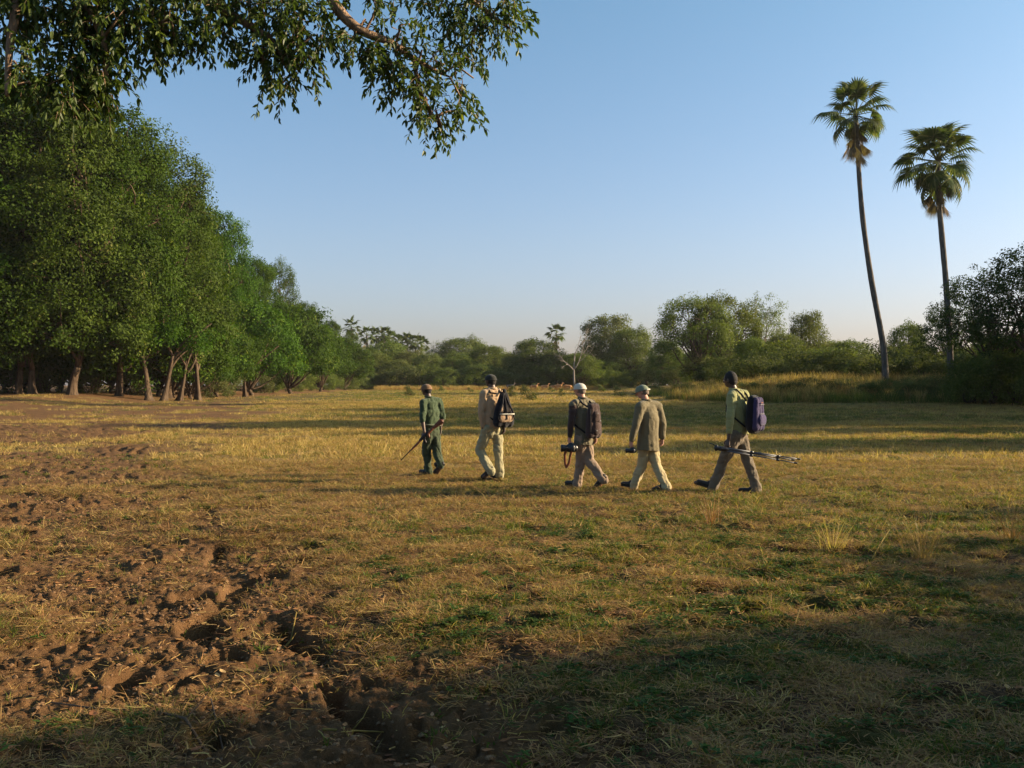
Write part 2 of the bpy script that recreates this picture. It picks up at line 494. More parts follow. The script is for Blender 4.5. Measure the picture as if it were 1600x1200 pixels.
# ------------------------------------------------------------------ scatter (geometry nodes, for what nobody could count)
def scatter(name, P, rot, scl, idx, protos, label, cat):
    n = len(P)
    me = bpy.data.meshes.new(name)
    me.vertices.add(n); me.vertices.foreach_set('co', np.asarray(P, dtype=np.float32).ravel())
    for nm, arr in (('rz', rot), ('scl', scl)):
        a = me.attributes.new(nm, 'FLOAT', 'POINT'); a.data.foreach_set('value', np.asarray(arr, dtype=np.float32))
    a = me.attributes.new('vid', 'INT', 'POINT'); a.data.foreach_set('value', np.asarray(idx, dtype=np.int32))
    me.update()
    cl = bpy.data.collections.new(name + '_kinds')
    for k, pm in enumerate(protos):
        po = bpy.data.objects.new('%s_kind_%02d' % (name, k), pm); cl.objects.link(po)
    o = link(name, me)
    ng = bpy.data.node_groups.new(name, 'GeometryNodeTree')
    ng.interface.new_socket('Geometry', in_out='INPUT', socket_type='NodeSocketGeometry')
    ng.interface.new_socket('Geometry', in_out='OUTPUT', socket_type='NodeSocketGeometry')
    gi = ng.nodes.new('NodeGroupInput'); go = ng.nodes.new('NodeGroupOutput')
    iop = ng.nodes.new('GeometryNodeInstanceOnPoints')
    ci = ng.nodes.new('GeometryNodeCollectionInfo'); ci.inputs['Collection'].default_value = cl
    ci.inputs['Separate Children'].default_value = True; ci.inputs['Reset Children'].default_value = True
    def na(nm, ty):
        q = ng.nodes.new('GeometryNodeInputNamedAttribute'); q.data_type = ty; q.inputs['Name'].default_value = nm; return q.outputs[0]
    cx = ng.nodes.new('ShaderNodeCombineXYZ'); ng.links.new(na('rz', 'FLOAT'), cx.inputs[2])
    ng.links.new(gi.outputs[0], iop.inputs['Points']); ng.links.new(ci.outputs[0], iop.inputs['Instance'])
    iop.inputs['Pick Instance'].default_value = True
    ng.links.new(na('vid', 'INT'), iop.inputs['Instance Index'])
    ng.links.new(cx.outputs[0], iop.inputs['Rotation']); ng.links.new(na('scl', 'FLOAT'), iop.inputs['Scale'])
    ng.links.new(iop.outputs[0], go.inputs[0])
    md = o.modifiers.new('scatter', 'NODES'); md.node_group = ng
    tag(o, label, cat, kind='stuff')
    return o

def tuft(name, seed, n, hmin, hmax, spread, w, lean, mat, curl=.6, flat=0.0):
    """blades with two bends; quads + tip"""
    rg = np.random.default_rng(seed)
    V = []; Fq = []; rn = []
    for b in range(n):
        a = rg.uniform(0, 2 * math.pi); d = abs(rg.normal(0, spread))
        bx, by = math.cos(a) * d, math.sin(a) * d
        la = a + rg.normal(0, .9)
        L = rg.uniform(hmin, hmax); th = abs(rg.normal(lean, .35))
        z0 = -.01
        if rg.random() < flat:
            th = rg.uniform(1.25, 1.5); z0 = rg.uniform(.004, .03)
        wa = rg.uniform(0, math.pi); ww = w * rg.uniform(.7, 1.3)
        sx, sy = math.cos(wa) * ww, math.sin(wa) * ww
        p = np.array([bx, by, z0]); o = len(V)
        tt = th
        segs = 3
        for k in range(segs + 1):
            f = (1 - k / segs) ** .6 if k < segs else .12
            V.append((p[0] - sx * f, p[1] - sy * f, p[2])); V.append((p[0] + sx * f, p[1] + sy * f, p[2]))
            st = L / segs
            p = p + np.array([math.sin(tt) * math.cos(la), math.sin(tt) * math.sin(la), math.cos(tt)]) * st
            tt = min(tt + curl * rg.uniform(.3, 1.0) / segs * 1.6, 1.9)
            if p[2] < .003: p[2] = .003
        r0 = rg.random()
        for k in range(segs):
            Fq.append((o + 2 * k, o + 2 * k + 1, o + 2 * k + 3, o + 2 * k + 2)); rn.append(r0)
    me = fast_mesh(name, V, Fq, face_attr={'rnd': rn}); me.materials.append(mat)
    return me

def in_view(x, y, m=1.15):
    return (y > 2.5) & (np.abs(x) < .514 * y * m + 1.2)

def sample_points(rg, y0, y1, dens, m=1.15):
    """uniform points over the widened view wedge"""
    wmax = .514 * y1 * m + 1.2
    area = (y1 - y0) * 2 * wmax
    n = int(area * dens)
    x = rg.uniform(-wmax, wmax, n); y = rg.uniform(y0, y1, n)
    k = in_view(x, y, m)
    return x[k], y[k]

def build_grass():
    rg = np.random.default_rng(5)
    protos = []
    for s in range(5): protos.append(tuft('green_tuft', 100 + s, 15, .022, .065, .030, .0030, .45, M['grass'], .8))          # 0-4
    for s in range(5): protos.append(tuft('straw_tuft', 200 + s, 13, .026, .095, .042, .0024, .8, M['straw'], .6, .45))       # 5-9
    for s in range(5): protos.append(tuft('red_straw', 300 + s, 14, .028, .095, .055, .0027, 1.0, M['straw_red'], .5, .8))      # 10-14
    for s in range(3): protos.append(tuft('long_straw', 400 + s, 5, .07, .17, .05, .0026, .9, M['straw'], .8, .3))           # 15-17
    # near field
    x, y = sample_points(rg, 2.6, 11, 1150); x2, y2 = sample_points(rg, 11, 22, 420)
    x = np.concatenate([x, x2]); y = np.concatenate([y, y2])
    mud, dry, green = cover(x, y)
    u = rg.random(len(x)); patch = .6 * fbm(x / .15, y / .15, 131, 2) + .4 * fbm(x / .5, y / .5, 133, 2)
    keep = u < np.clip((1 - mud * .95) * (.08 + 1.5 * ss(.40, .60, patch)), 0, 1)
    x, y, green, dry, mud = x[keep], y[keep], green[keep], dry[keep], mud[keep]
    u = rg.random(len(x)); v = rg.random(len(x))
    pg = .08 + .52 * green
    idx = np.where(u < pg, rg.integers(0, 5, len(x)), np.where(v < .36 , rg.integers(5, 10, len(x)), np.where(v < .96, rg.integers(10, 15, len(x)), rg.integers(15, 18, len(x)))))
    P = np.stack([x, y, height(x, y) - .004], 1)
    scl = rg.uniform(.7, 1.5, len(x)) * (1 + .25 * (y > 11))
    scatter('short_grass', P, rg.uniform(0, 6.28, len(x)), scl, idx, protos, 'short trampled grass and straw covering the near field', 'grass')
    # mid field: coarser clumps
    protos = []
    for s in range(4): protos.append(tuft('green_clump', 500 + s, 34, .05, .12, .14, .006, .55, M['grass'], .7))
    for s in range(4): protos.append(tuft('straw_clump', 600 + s, 34, .06, .17, .15, .006, .6, M['straw'], .6, .25))
    for s in range(3): protos.append(tuft('red_clump', 700 + s, 34, .05, .15, .16, .006, .8, M['straw_red'], .5, .5))
    x, y = sample_points(rg, 21, 46, 26, 1.1); x2, y2 = sample_points(rg, 46, 82, 9, 1.1)
    x = np.concatenate([x, x2]); y = np.concatenate([y, y2])
    mud, dry, green = cover(x, y)
    rough = fbm(x / 3.0, y / 2.0, 141, 3)
    keep = rg.random(len(x)) < np.clip((1 - mud * .97) * (.45 + .9 * ss(.4, .6, rough)), 0, 1)
    x, y, green, dry, rough = x[keep], y[keep], green[keep], dry[keep], rough[keep]
    u = rg.random(len(x)); v = rg.random(len(x)); reds = .15 + .6 * ss(.5, .62, rough) * ss(-4, 8, x)
    idx = np.where(u < .10 + .42 * green, rg.integers(0, 4, len(x)), np.where(v < reds, rg.integers(8, 11, len(x)), rg.integers(4, 8, len(x))))
    P = np.stack([x, y, height(x, y) - .01], 1)
    scatter('pasture_grass', P, rg.uniform(0, 6.28, len(x)), rg.uniform(.7, 1.35, len(x)) * (1 + .4 * (y > 46)), idx, protos, 'dry golden grass over the middle of the field', 'grass')
    # far field
    protos = []
    for s in range(3): protos.append(tuft('far_straw', 800 + s, 40, .08, .22, .5, .016, .5, M['straw'], .5))
    for s in range(2): protos.append(tuft('far_green', 820 + s, 40, .08, .20, .5, .016, .5, M['grass'], .5))
    x, y = sample_points(rg, 80, 240, .55, 1.05)
    k = (x > -32) & ((x < 16 + .05 * y))
    x, y = x[k], y[k]
    mud, dry, green = cover(x, y)
    k = rg.random(len(x)) > mud * .9; x, y, green = x[k], y[k], green[k]
    idx = np.where(rg.random(len(x)) < .1 + .6 * green, rg.integers(3, 5, len(x)), rg.integers(0, 3, len(x)))
    P = np.stack([x, y, height(x, y) - .01], 1)
    scatter('far_grass', P, rg.uniform(0, 6.28, len(x)), rg.uniform(.7, 1.3, len(x)), idx, protos, 'pale dry grass on the far pasture before the treeline', 'grass')
    # leaf litter
    protos = []
    for s in range(6):
        r2 = np.random.default_rng(900 + s); L = .028 * r2.uniform(.7, 1.2); W = L * r2.uniform(.35, .6); c = r2.uniform(.2, .6) * L; tz = r2.uniform(-.4, .4)
        V = [(-L, 0, .004), (-.3 * L, -W, c * .5), (.5 * L, -W * .8, c), (L, 0, c * tz + .01), (.5 * L, W * .8, c * .8), (-.3 * L, W, c * .7), (.1 * L, 0, .004)]
        Fq = [(0, 1, 6), (1, 2, 6), (2, 3, 6), (3, 4, 6), (4, 5, 6), (5, 0, 6)]
        me = fast_mesh('dead_leaf', V, Fq, face_attr={'rnd': [r2.random()] * 6}); me.materials.append(M['litter']); protos.append(me)
    x, y = sample_points(rg, 2.6, 17, 44)
    mud, dry, green = cover(x, y); pt = fbm(x / .9, y / .9, 151, 3)
    k = rg.random(len(x)) < (.20 + 1.3 * mud * ss(.38, .58, pt)) * (1 - .5 * ss(8, 14, y)); x, y = x[k], y[k]
    P = np.stack([x, y, height(x, y) + .003], 1)
    scatter('leaf_litter', P, rg.uniform(0, 6.28, len(x)), rg.uniform(.5, 1.5, len(x)), rg.integers(0, 6, len(x)), protos, 'fallen orange and tan leaves strewn over the mud', 'leaf litter')
    # low broad leaved weeds among the grass
    protos = []
    for s in range(5):
        r2 = np.random.default_rng(930 + s); V = []; Fq = []; rn = []
        for b in range(16):
            a = r2.uniform(0, 6.28); d = r2.uniform(0, .05); px_, py_ = math.cos(a) * d, math.sin(a) * d; L = r2.uniform(.010, .022); W = L * .45; az = r2.uniform(0, 6.28); z = r2.uniform(.008, .035); o = len(V); tl = r2.uniform(-.3, .8)
            ca, sa = math.cos(az), math.sin(az)
            for (u_, v_, w_) in ((-1, 0, 0), (0, -1, .2), (1, 0, tl), (0, 1, .2)): V.append((px_ + ca * u_ * L - sa * v_ * W, py_ + sa * u_ * L + ca * v_ * W, z + w_ * L))
            Fq.append((o, o + 1, o + 2, o + 3)); rn.append(r2.random() * .8)
        me = fast_mesh('low_weed', V, Fq, face_attr={'rnd': rn}); me.materials.append(M['weed']); protos.append(me)
    x, y = sample_points(rg, 2.6, 13, 170); mud, dry, green = cover(x, y); pt = fbm(x / .26, y / .26, 191, 2)
    k = rg.random(len(x)) < (1 - mud) * ss(.46, .62, pt + .10 * ss(-2, 3, x)) * (.25 + green) * .8 * (1 - .6 * ss(9, 13, y)); x, y = x[k], y[k]
    scatter('low_weeds', np.stack([x, y, height(x, y)], 1), rg.uniform(0, 6.28, len(x)), rg.uniform(.7, 1.5, len(x)), rg.integers(0, 5, len(x)), protos, 'small leafy green weeds among the trampled grass', 'weeds')
    # crumbs of trampled soil
    protos = []
    for s in range(6):
        r2 = np.random.default_rng(970 + s)
        ic = [(0, 0, 1), (.9, 0, .4), (.28, .85, .4), (-.72, .53, .4), (-.72, -.53, .4), (.28, -.85, .4), (.72, .53, -.3), (-.28, .85, -.3), (-.9, 0, -.3), (-.28, -.85, -.3), (.72, -.53, -.3)]
        V = [(a * r2.uniform(.5, 1.3) * .02, b * r2.uniform(.5, 1.3) * .02, c * r2.uniform(.5, 1.2) * .015) for a, b, c in ic]
        Fq = [(0, 1, 2), (0, 2, 3), (0, 3, 4), (0, 4, 5), (0, 5, 1), (1, 6, 2), (2, 6, 7), (2, 7, 3), (3, 7, 8), (3, 8, 4), (4, 8, 9), (4, 9, 5), (5, 9, 10), (5, 10, 1), (1, 10, 6)]
        me = fast_mesh('soil_crumb', V, Fq); me.materials.append(M['soil_crumb']); protos.append(me)
    x, y = sample_points(rg, 2.6, 9, 620); x2, y2 = sample_points(rg, 9, 19, 120); x = np.concatenate([x, x2]); y = np.concatenate([y, y2])
    mud, dry, green = cover(x, y); pt = fbm(x / .4, y / .4, 171, 3)
    k = rg.random(len(x)) < (.12 + .6 * mud) * (.3 + ss(.4, .6, pt)) * .7; x, y = x[k], y[k]
    P = np.stack([x, y, height(x, y) + .002], 1)
    scatter('soil_crumbs', P, rg.uniform(0, 6.28, len(x)), rg.uniform(.25, 1.0, len(x)) ** 2 * 1.1 * (1 + .5 * (y > 9)), rg.integers(0, 6, len(x)), protos, 'crumbs and clods of trampled brown soil', 'soil crumbs')
    # loose straw and twig bits over everything
    protos = []
    for s in range(5):
        r2 = np.random.default_rng(990 + s); V = []; Fq = []; rn = []
        for b in range(5):
            p = np.array([r2.normal() * .05, r2.normal() * .05, .006 + .012 * r2.random()]); a = r2.uniform(0, 6.28); L = r2.uniform(.025, .085); w = r2.uniform(.0010, .0022); o = len(V); tz = r2.normal() * .12
            for q in range(4):
                V.append((p[0] + math.sin(a) * w, p[1] - math.cos(a) * w, p[2] + .002)); V.append((p[0] - math.sin(a) * w, p[1] + math.cos(a) * w, p[2])); p = p + np.array([math.cos(a), math.sin(a), tz]) * L / 3; a += r2.normal() * .25; p[2] = max(p[2], .003)
            r0 = r2.random()
            for q in range(3): Fq.append((o + 2 * q, o + 2 * q + 1, o + 2 * q + 3, o + 2 * q + 2)); rn.append(r0)
        me = fast_mesh('loose_straw', V, Fq, face_attr={'rnd': rn}); me.materials.append(M['straw'] if s % 2 else M['straw_red']); protos.append(me)
    x, y = sample_points(rg, 2.6, 18, 75); pt = fbm(x / .7, y / .7, 181, 3); k = rg.random(len(x)) < (.25 + ss(.4, .6, pt)) * (1 - .6 * cover(x, y)[0]); x, y = x[k], y[k]
    P = np.stack([x, y, height(x, y) + .004], 1)
    scatter('loose_straw', P, rg.uniform(0, 6.28, len(x)), rg.uniform(.7, 1.5, len(x)), rg.integers(0, 5, len(x)), protos, 'loose bits of dry straw and twig lying on the ground', 'straw')
    # weed sprouts on the mud
    protos = [tuft('mud_sprout', 950 + s, 16, .03, .07, .05, .006, .7, M['grass'], .9) for s in range(4)]
    x, y = sample_points(rg, 2.6, 24, 6)
    mud, dry, green = cover(x, y); pt = fbm(x / 1.3, y / 1.3, 161, 3)
    k = (rg.random(len(x)) < mud * ss(.48, .62, pt)); x, y = x[k], y[k]
    P = np.stack([x, y, height(x, y) - .004], 1)
    scatter('mud_weeds', P, rg.uniform(0, 6.28, len(x)), rg.uniform(.6, 1.6, len(x)), rg.integers(0, 4, len(x)), protos, 'small green weeds sprouting on the brown mud', 'weeds')
build_grass()

# ------------------------------------------------------------------ trees
def leaf_cloud(rg, lobes, n_clump, clump_r, n_leaf, leaf, flat=.8, aspect=.55, low=-.35, out_bias=.7):
    """rhombic leaves in clumps spread over the outer part of ellipsoid lobes -> V, F, rnd, clump centres"""
    L = np.array(lobes, dtype=float)                       # cx cy cz rx ry rz
    area = (L[:, 3] * L[:, 4] * L[:, 5]) ** (2 / 3.); pr = area / area.sum()
    C = []; OUT = []
    tries = 0
    while len(C) < n_clump and tries < n_clump * 30:
        tries += 1
        k = rg.choice(len(L), p=pr); d = rg.normal(size=3); d /= np.linalg.norm(d)
        if d[2] < low and rg.random() < .8: continue
        q = L[k, :3] + d * L[k, 3:] * (rg.uniform(.7, 1.08) if rg.random() < .8 else rg.uniform(1.0, 1.32))
        dd = (((q - L[:, :3]) / L[:, 3:]) ** 2).sum(1)
        if (np.delete(dd, k) < .5).any(): continue
        C.append(q); OUT.append(d)
    C = np.array(C); OUT = np.array(OUT); nc = len(C)
    cr = clump_r * rg.uniform(.45, 1.5, nc)
    cnt = np.maximum(6, (n_leaf * (cr / clump_r) ** 1.9 * .85).astype(int))
    ci = np.repeat(np.arange(nc), cnt); n = len(ci)
    off = rg.normal(size=(n, 3)); off /= np.linalg.norm(off, axis=1)[:, None]
    off *= (rg.random(n) ** .45)[:, None]; off[:, 2] *= flat
    P = C[ci] + off * cr[ci][:, None]
    nrm = rg.normal(size=(n, 3)) * .6 + off * .5 + OUT[ci] * out_bias + np.array([0, 0, .35]); nrm /= np.linalg.norm(nrm, axis=1)[:, None]
    a = np.cross(nrm, rg.normal(size=(n, 3))); a /= np.linalg.norm(a, axis=1)[:, None]; b = np.cross(nrm, a)
    s = leaf * rg.uniform(.6, 1.3, n)
    a = a * s[:, None] * .5; b = b * (s * aspect)[:, None] * .5
    V = np.stack([P - a, P - b, P + a, P + b], 1).reshape(-1, 3)
    Fq = np.arange(n * 4).reshape(-1, 4)
    rnd = np.clip(rg.random(nc)[ci] * .55 + rg.random(n) * .45, 0, 1)
    return V, Fq, rnd, C

def curve_pts(rg, a, b, n=5, wig=.08, sag=0.0):
    a = np.array(a, float); b = np.array(b, float); L = np.linalg.norm(b - a)
    w1 = rg.normal(size=3) * wig * L; out = []
    for i in range(n + 1):
        t = i / n
        p = a + (b - a) * t + w1 * math.sin(math.pi * t) + np.array([0, 0, -sag * L * math.sin(math.pi * t)])
        out.append(p)
    return out

def make_tree(name, seed, H, RAD, trunk_h, tr, n_lobe, n_clump, clump_r, n_leaf, leaf, shape='round', leafm='leaf_forest', barkm='bark', flute=.25, low=-.35, fork=1, rz_mul=1.0, droop=0):
    rg = np.random.default_rng(seed)
    lobes = []
    if shape == 'tall':                      # high wall-like forest crown
        for k in range(n_lobe):
            t = (k + .5) / n_lobe; z = trunk_h + (H - trunk_h) * (.04 + .86 * t)
            rr = RAD * (.80 + .20 * math.sin(math.pi * min(1, .22 + t * .78))) * (1 - .40 * t ** 3)
            a = k * 2.4 + rg.uniform(-.6, .6); lr = RAD * rg.uniform(.28, .52)
            d = max(0, rr - lr) * rg.uniform(.7, 1.25)
            lobes.append((math.cos(a) * d, math.sin(a) * d, z, lr, lr, lr * rg.uniform(.7, .95)))
        lobes.append((0, 0, H - RAD * .4, RAD * .45, RAD * .45, RAD * .4))
    elif shape == 'round':
        for k in range(n_lobe):
            a = k * 2.4 + rg.uniform(-.4, .4); t = (k + .5) / n_lobe
            lr = RAD * rg.uniform(.30, .46); d = (RAD - lr) * math.sqrt(max(.05, 1 - t * .9)) * rg.uniform(.8, 1.08)
            z = trunk_h + lr * .6 + (H - trunk_h - lr * 1.5) * (.15 + .85 * t)
            lobes.append((math.cos(a) * d, math.sin(a) * d, z, lr, lr, lr * .72 * rz_mul))
    elif shape == 'bush':
        for k in range(n_lobe):
            a = k * 2.4 + rg.uniform(-.4, .4); lr = RAD * rg.uniform(.30, .5); d = (RAD - lr) * rg.uniform(.15, 1.0)
            z = lr * .5 + (H - lr * 1.3) * rg.uniform(0, 1) * (1 - .5 * d / RAD)
            lobes.append((math.cos(a) * d, math.sin(a) * d, z, lr, lr, lr * .9))
    V, Fq, rnd, C = leaf_cloud(rg, lobes, n_clump, clump_r, n_leaf, leaf, low=low)
    crown = fast_mesh(name + '_crown', V, Fq, face_attr={'rnd': rnd}); crown.materials.append(M[leafm])
    mb = MB()
    lean = rg.normal(size=2) * (.012 if shape == 'tall' else .04) * H
    top = np.array([lean[0], lean[1], trunk_h])
    if shape != 'bush':
        for f in range(fork):
            o = np.array([0, 0, 0.]) if fork == 1 else np.append(rg.normal(size=2) * tr * 1.6, 0)
            n = 8; pts = curve_pts(rg, o + [0, 0, -.4], top + (o * .8 if fork > 1 else 0), n, .03)
            trr = tr / math.sqrt(fork)
            rad = [trr * (1 + 1.0 * math.exp(-i * 1.5)) * (1 - .3 * i / n) for i in range(n + 1)]
            mb.tube(pts, rad, 24, flute=[1.5 * flute * math.exp(-i * .25) for i in range(n + 1)], seed=seed + f)
            if shape == 'tall':
                pts = curve_pts(rg, pts[-1], (lean[0] * 2, lean[1] * 2, H * .8), 5, .05)
                mb.tube(pts, [trr * .7 * (1 - .8 * i / 5) for i in range(6)], 8)
        for lb in lobes:
            c = np.array(lb[:3])
            if shape == 'tall' and c[2] < trunk_h + 3.0: continue
            st = top if shape == 'round' else np.array([lean[0] * 1.2, lean[1] * 1.2, max(trunk_h * .8, min(H * .75, c[2] - RAD * .45))])
            pts = curve_pts(rg, st, c, 5, .10, .05)
            r0 = tr * .42
            mb.tube(pts, [r0 * (1 - .72 * i / 5) for i in range(6)], 7)
    else:
        for lb in lobes:
            pts = curve_pts(rg, (rg.normal() * .15, rg.normal() * .15, -.1), lb[:3], 4, .1)
            mb.tube(pts, [tr * (1 - .7 * i / 4) for i in range(5)], 6)
    # branches that reach the clumps
    Ls = np.array(lobes)[:, :3]
    sel = rg.choice(len(C), size=min(len(C), 90 if shape != 'bush' else 30), replace=False)
    for i in sel:
        c = C[i]; k = np.argmin(((Ls - c) ** 2).sum(1)); pts = curve_pts(rg, Ls[k], c, 3, .12)
        mb.tube(pts, [tr * .11, tr * .08, tr * .05, tr * .02], 5)
    trunk = mb.mesh(name + '_trunk'); trunk.materials.append(M[barkm])
    return trunk, crown

def dead_tree_mesh(seed, H, tr):
    rg = np.random.default_rng(seed); mb = MB()
    def br(p, d, L, r, lv):
        q = p + d * L; pts = curve_pts(rg, p, q, 4, .07)
        mb.tube(pts, [r * (1 - .5 * i / 4) for i in range(5)], 6)
        if lv == 0: return
        for k in range(3 if lv > 1 else 4):
            nd = d + rg.normal(size=3) * .55; nd[2] += .15; nd /= np.linalg.norm(nd)
            br(np.array(pts[rg.integers(2, 5)]), nd, L * rg.uniform(.5, .75), r * .5, lv - 1)
    br(np.array([0, 0, -.3]), np.array([.02, 0, 1.]), H * .45, tr, 4)
    me = mb.mesh('dead_tree_trunk'); me.materials.append(M['bark_grey'])
    return me

TREES = {}
TREES['fa'] = make_tree('tall_tree', 1, 25, 7.0, 2.0, .40, 30, 700, 1.05, 110, .28, 'tall', 'leaf_forest', flute=.35)
TREES['fb'] = make_tree('tall_tree', 2, 24, 6.6, 1.8, .42, 28, 640, 1.1, 110, .28, 'tall', 'leaf_forest', flute=.4, fork=2)
TREES['fc'] = make_tree('tall_tree', 3, 23, 6.4, 2.2, .38, 25, 560, 1.1, 105, .27, 'tall', 'leaf_forest_b', flute=.3)
TREES['lo'] = make_tree('low_tree', 4, 10, 5.2, .6, .26, 18, 330, .9, 85, .28, 'round', 'leaf_forest')
TREES['ra'] = make_tree('round_tree', 5, 12, 6.2, 1.3, .34, 20, 360, .95, 75, .28, 'round', 'leaf_far')
TREES['rb'] = make_tree('round_tree', 6, 12, 5.8, 1.6, .32, 14, 290, .95, 75, .28, 'round', 'leaf_mid')
TREES['sp'] = make_tree('spreading_tree', 16, 12, 6.4, 2.4, .42, 17, 300, .85, 75, .24, 'round', 'leaf_far', low=-.3)
TREES['op'] = make_tree('open_tree', 7, 13, 4.6, 4.0, .28, 13, 120, .75, 60, .22, 'round', 'leaf_pale', 'bark_grey', low=-.1)
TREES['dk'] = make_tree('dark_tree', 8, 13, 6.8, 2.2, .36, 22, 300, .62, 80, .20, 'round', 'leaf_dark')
TREES['bu'] = make_tree('bush', 9, 3.4, 2.4, 0, .05, 9, 90, .5, 70, .16, 'bush', 'leaf_bush')
TREES['bv'] = make_tree('bush', 10, 4.2, 3.0, 0, .06, 11, 130, .55, 75, .18, 'bush', 'leaf_far')
TREES['sc'] = make_tree('scrub', 12, 1.0, .8, 0, .02, 6, 26, .25, 40, .10, 'bush', 'leaf_bush')
HREF_NOM = dict(sp=12, fa=25, fb=24, fc=23, lo=10, ra=12, rb=12, op=13, dk=13, bu=3.4, bv=4.2, sc=1.0)
HREF = {}
for _k, (_t, _c) in TREES.items():                 # real crown top of each kind
    _a = np.zeros(len(_c.vertices) * 3, dtype=np.float32); _c.vertices.foreach_get('co', _a)
    HREF[_k] = float(np.percentile(_a[2::3], 99.6))

def put_tree(kind, x, y, H, label, cat='tree', group=None, wide=1.0, rz=None, name=None, part=('trunk', 'crown'), sink=0):
    tm, cm = TREES[kind]
    s = H / HREF[kind]
    rz = random.uniform(0, 6.28) if rz is None else rz
    o = empty(name or {'bush': 'bush', 'shrub': 'shrub'}.get(cat, 'broadleaf_tree'), (x, y, gz(x, y) - sink), rz)
    o.scale = (s * wide, s * wide, s)
    tag(o, label, cat, group)
    if cat in ('bush', 'shrub'):
        link('stems', tm, None, o); link('foliage', cm, None, o)
    else:
        link('trunk', tm, None, o); link('crown', cm, None, o)
    return o

def pt(px, D): return ((px - 800) / F * D, D)
def htop(py, D, x, y): return CAMZ + (HZ - py) / F * D - gz(x, y)

# (kind, px, D, top row, width factor, label) -- the tall riverine forest on the left, near to far
G1 = 'tall forest trees along the left edge of the field'
for kind, px, D, top, wd, lab in [
    ('fa', -60, 84, 90, 1.05, 'tallest dark green tree at the left edge of the photo, cut by the frame'),
    ('fb', 37, 84, 118, 1.0, 'tall green tree with twin dark trunks left of the fluted brown trunk'),
    ('fc', 112, 84, 165, .95, 'tall olive green tree on the thick fluted brown trunk at the far left'),
    ('fa', 186, 89, 172, .9, 'tall tree on the leaning split trunk between the fluted trunk and the trunk cluster'),
    ('fc', 262, 96, 232, .95, 'tall tree whose crown makes the broad shoulder above the cluster of buttressed trunks'),
    ('fb', 285, 108, 292, .85, 'green tree rising just behind the cluster of buttressed trunks'),
    ('fa', 345, 132, 334, .82, 'rounded bright green tree that steps down from the tall forest'),
    ('fc', 436, 168, 410, .75, 'feathery dark tree with an open top standing above the lower crowns on the left'),
    ('fb', 396, 148, 405, 1.05, 'dense green tree filling the gap right of the rounded step-down crown'),
    ('fa', 474, 184, 474, 1.05, 'tree with sloping crown right behind the feathery dark tree'),
    ('fb', 518, 205, 502, .9, 'tree in the left forest standing left of the first far palm'),
    ('fc', 548, 225, 520, .9, 'last tree of the left forest, just below the first far palm'),
]:
    x, y = pt(px, D)
    put_tree(kind, x, y, htop(top, D, x, y), lab, 'tree', G1, wide=wd)
G1b = 'trees deeper in the left forest'
for k, (px, D, top) in enumerate([(-150, 92, 60), (20, 100, 125), (90, 104, 140), (150, 108, 170), (215, 118, 215), (290, 130, 300), (330, 150, 345), (-60, 110, 100), (410, 190, 430)]):
    x, y = pt(px, D)
    put_tree(('fa', 'fc', 'fb')[k % 3], x - 2, y, htop(top, D, x, y), 'tall tree deeper in the left forest behind the front row', 'tree', G1b)
G1c = 'lower trees along the foot of the left forest'
for k, (px, D, top, lab) in enumerate([
    (395, 128, 470, 'low bright green tree at the forest foot below the rounded step-down crown'),
    (455, 148, 478, 'low bushy green tree at the forest foot in front of the feathery dark tree'),
    (500, 176, 512, 'low green tree at the forest foot between the bushy one and the far palms'),
    (540, 205, 528, 'low dark green tree at the forest foot below the leftmost far palm'),
    (340, 112, 500, 'low dark tree with hanging foliage right of the cluster of buttressed trunks'),
    (152, 93, 520, 'low dark understory tree between the fluted trunk and the split trunk'),
    (75, 91, 520, 'low understory tree between the twin trunks and the fluted trunk')]):
    x, y = pt(px, D)
    put_tree('lo', x, y, htop(top, D, x, y), lab, 'tree', G1c)
for k, (px, D, lab) in enumerate([(10, 88, 'leafy bush at the extreme left under the forest'), (66, 88, 'bright green bush between the twin trunks and the fluted trunk'),
    (140, 90, 'dark bush just right of the fluted brown trunk'), (212, 95, 'bush in shade just right of the split trunk'),
    (330, 108, 'light green bush beside the open patch right of the trunk cluster'), (352, 118, 'yellow green bush catching sun near the small pale trunk'),
    (410, 142, 'small bush at the forest foot right of the small pale trunk')]):
    x, y = pt(px, D)
    put_tree('bu', x, y, random.uniform(2.6, 3.8), lab, 'bush', 'bushes under the left forest')

for k in range(16):
    px = -40 + k * 26; D = float(np.interp(px, [-40, 300, 400], [96, 100, 150])) + random.uniform(-2, 4); x, y = pt(px, D)
    put_tree('lo', x, y, random.uniform(7.5, 11), 'low tree in deep shade behind the trunks of the left forest', 'tree', 'low trees in the shade behind the forest trunks', wide=1.1)

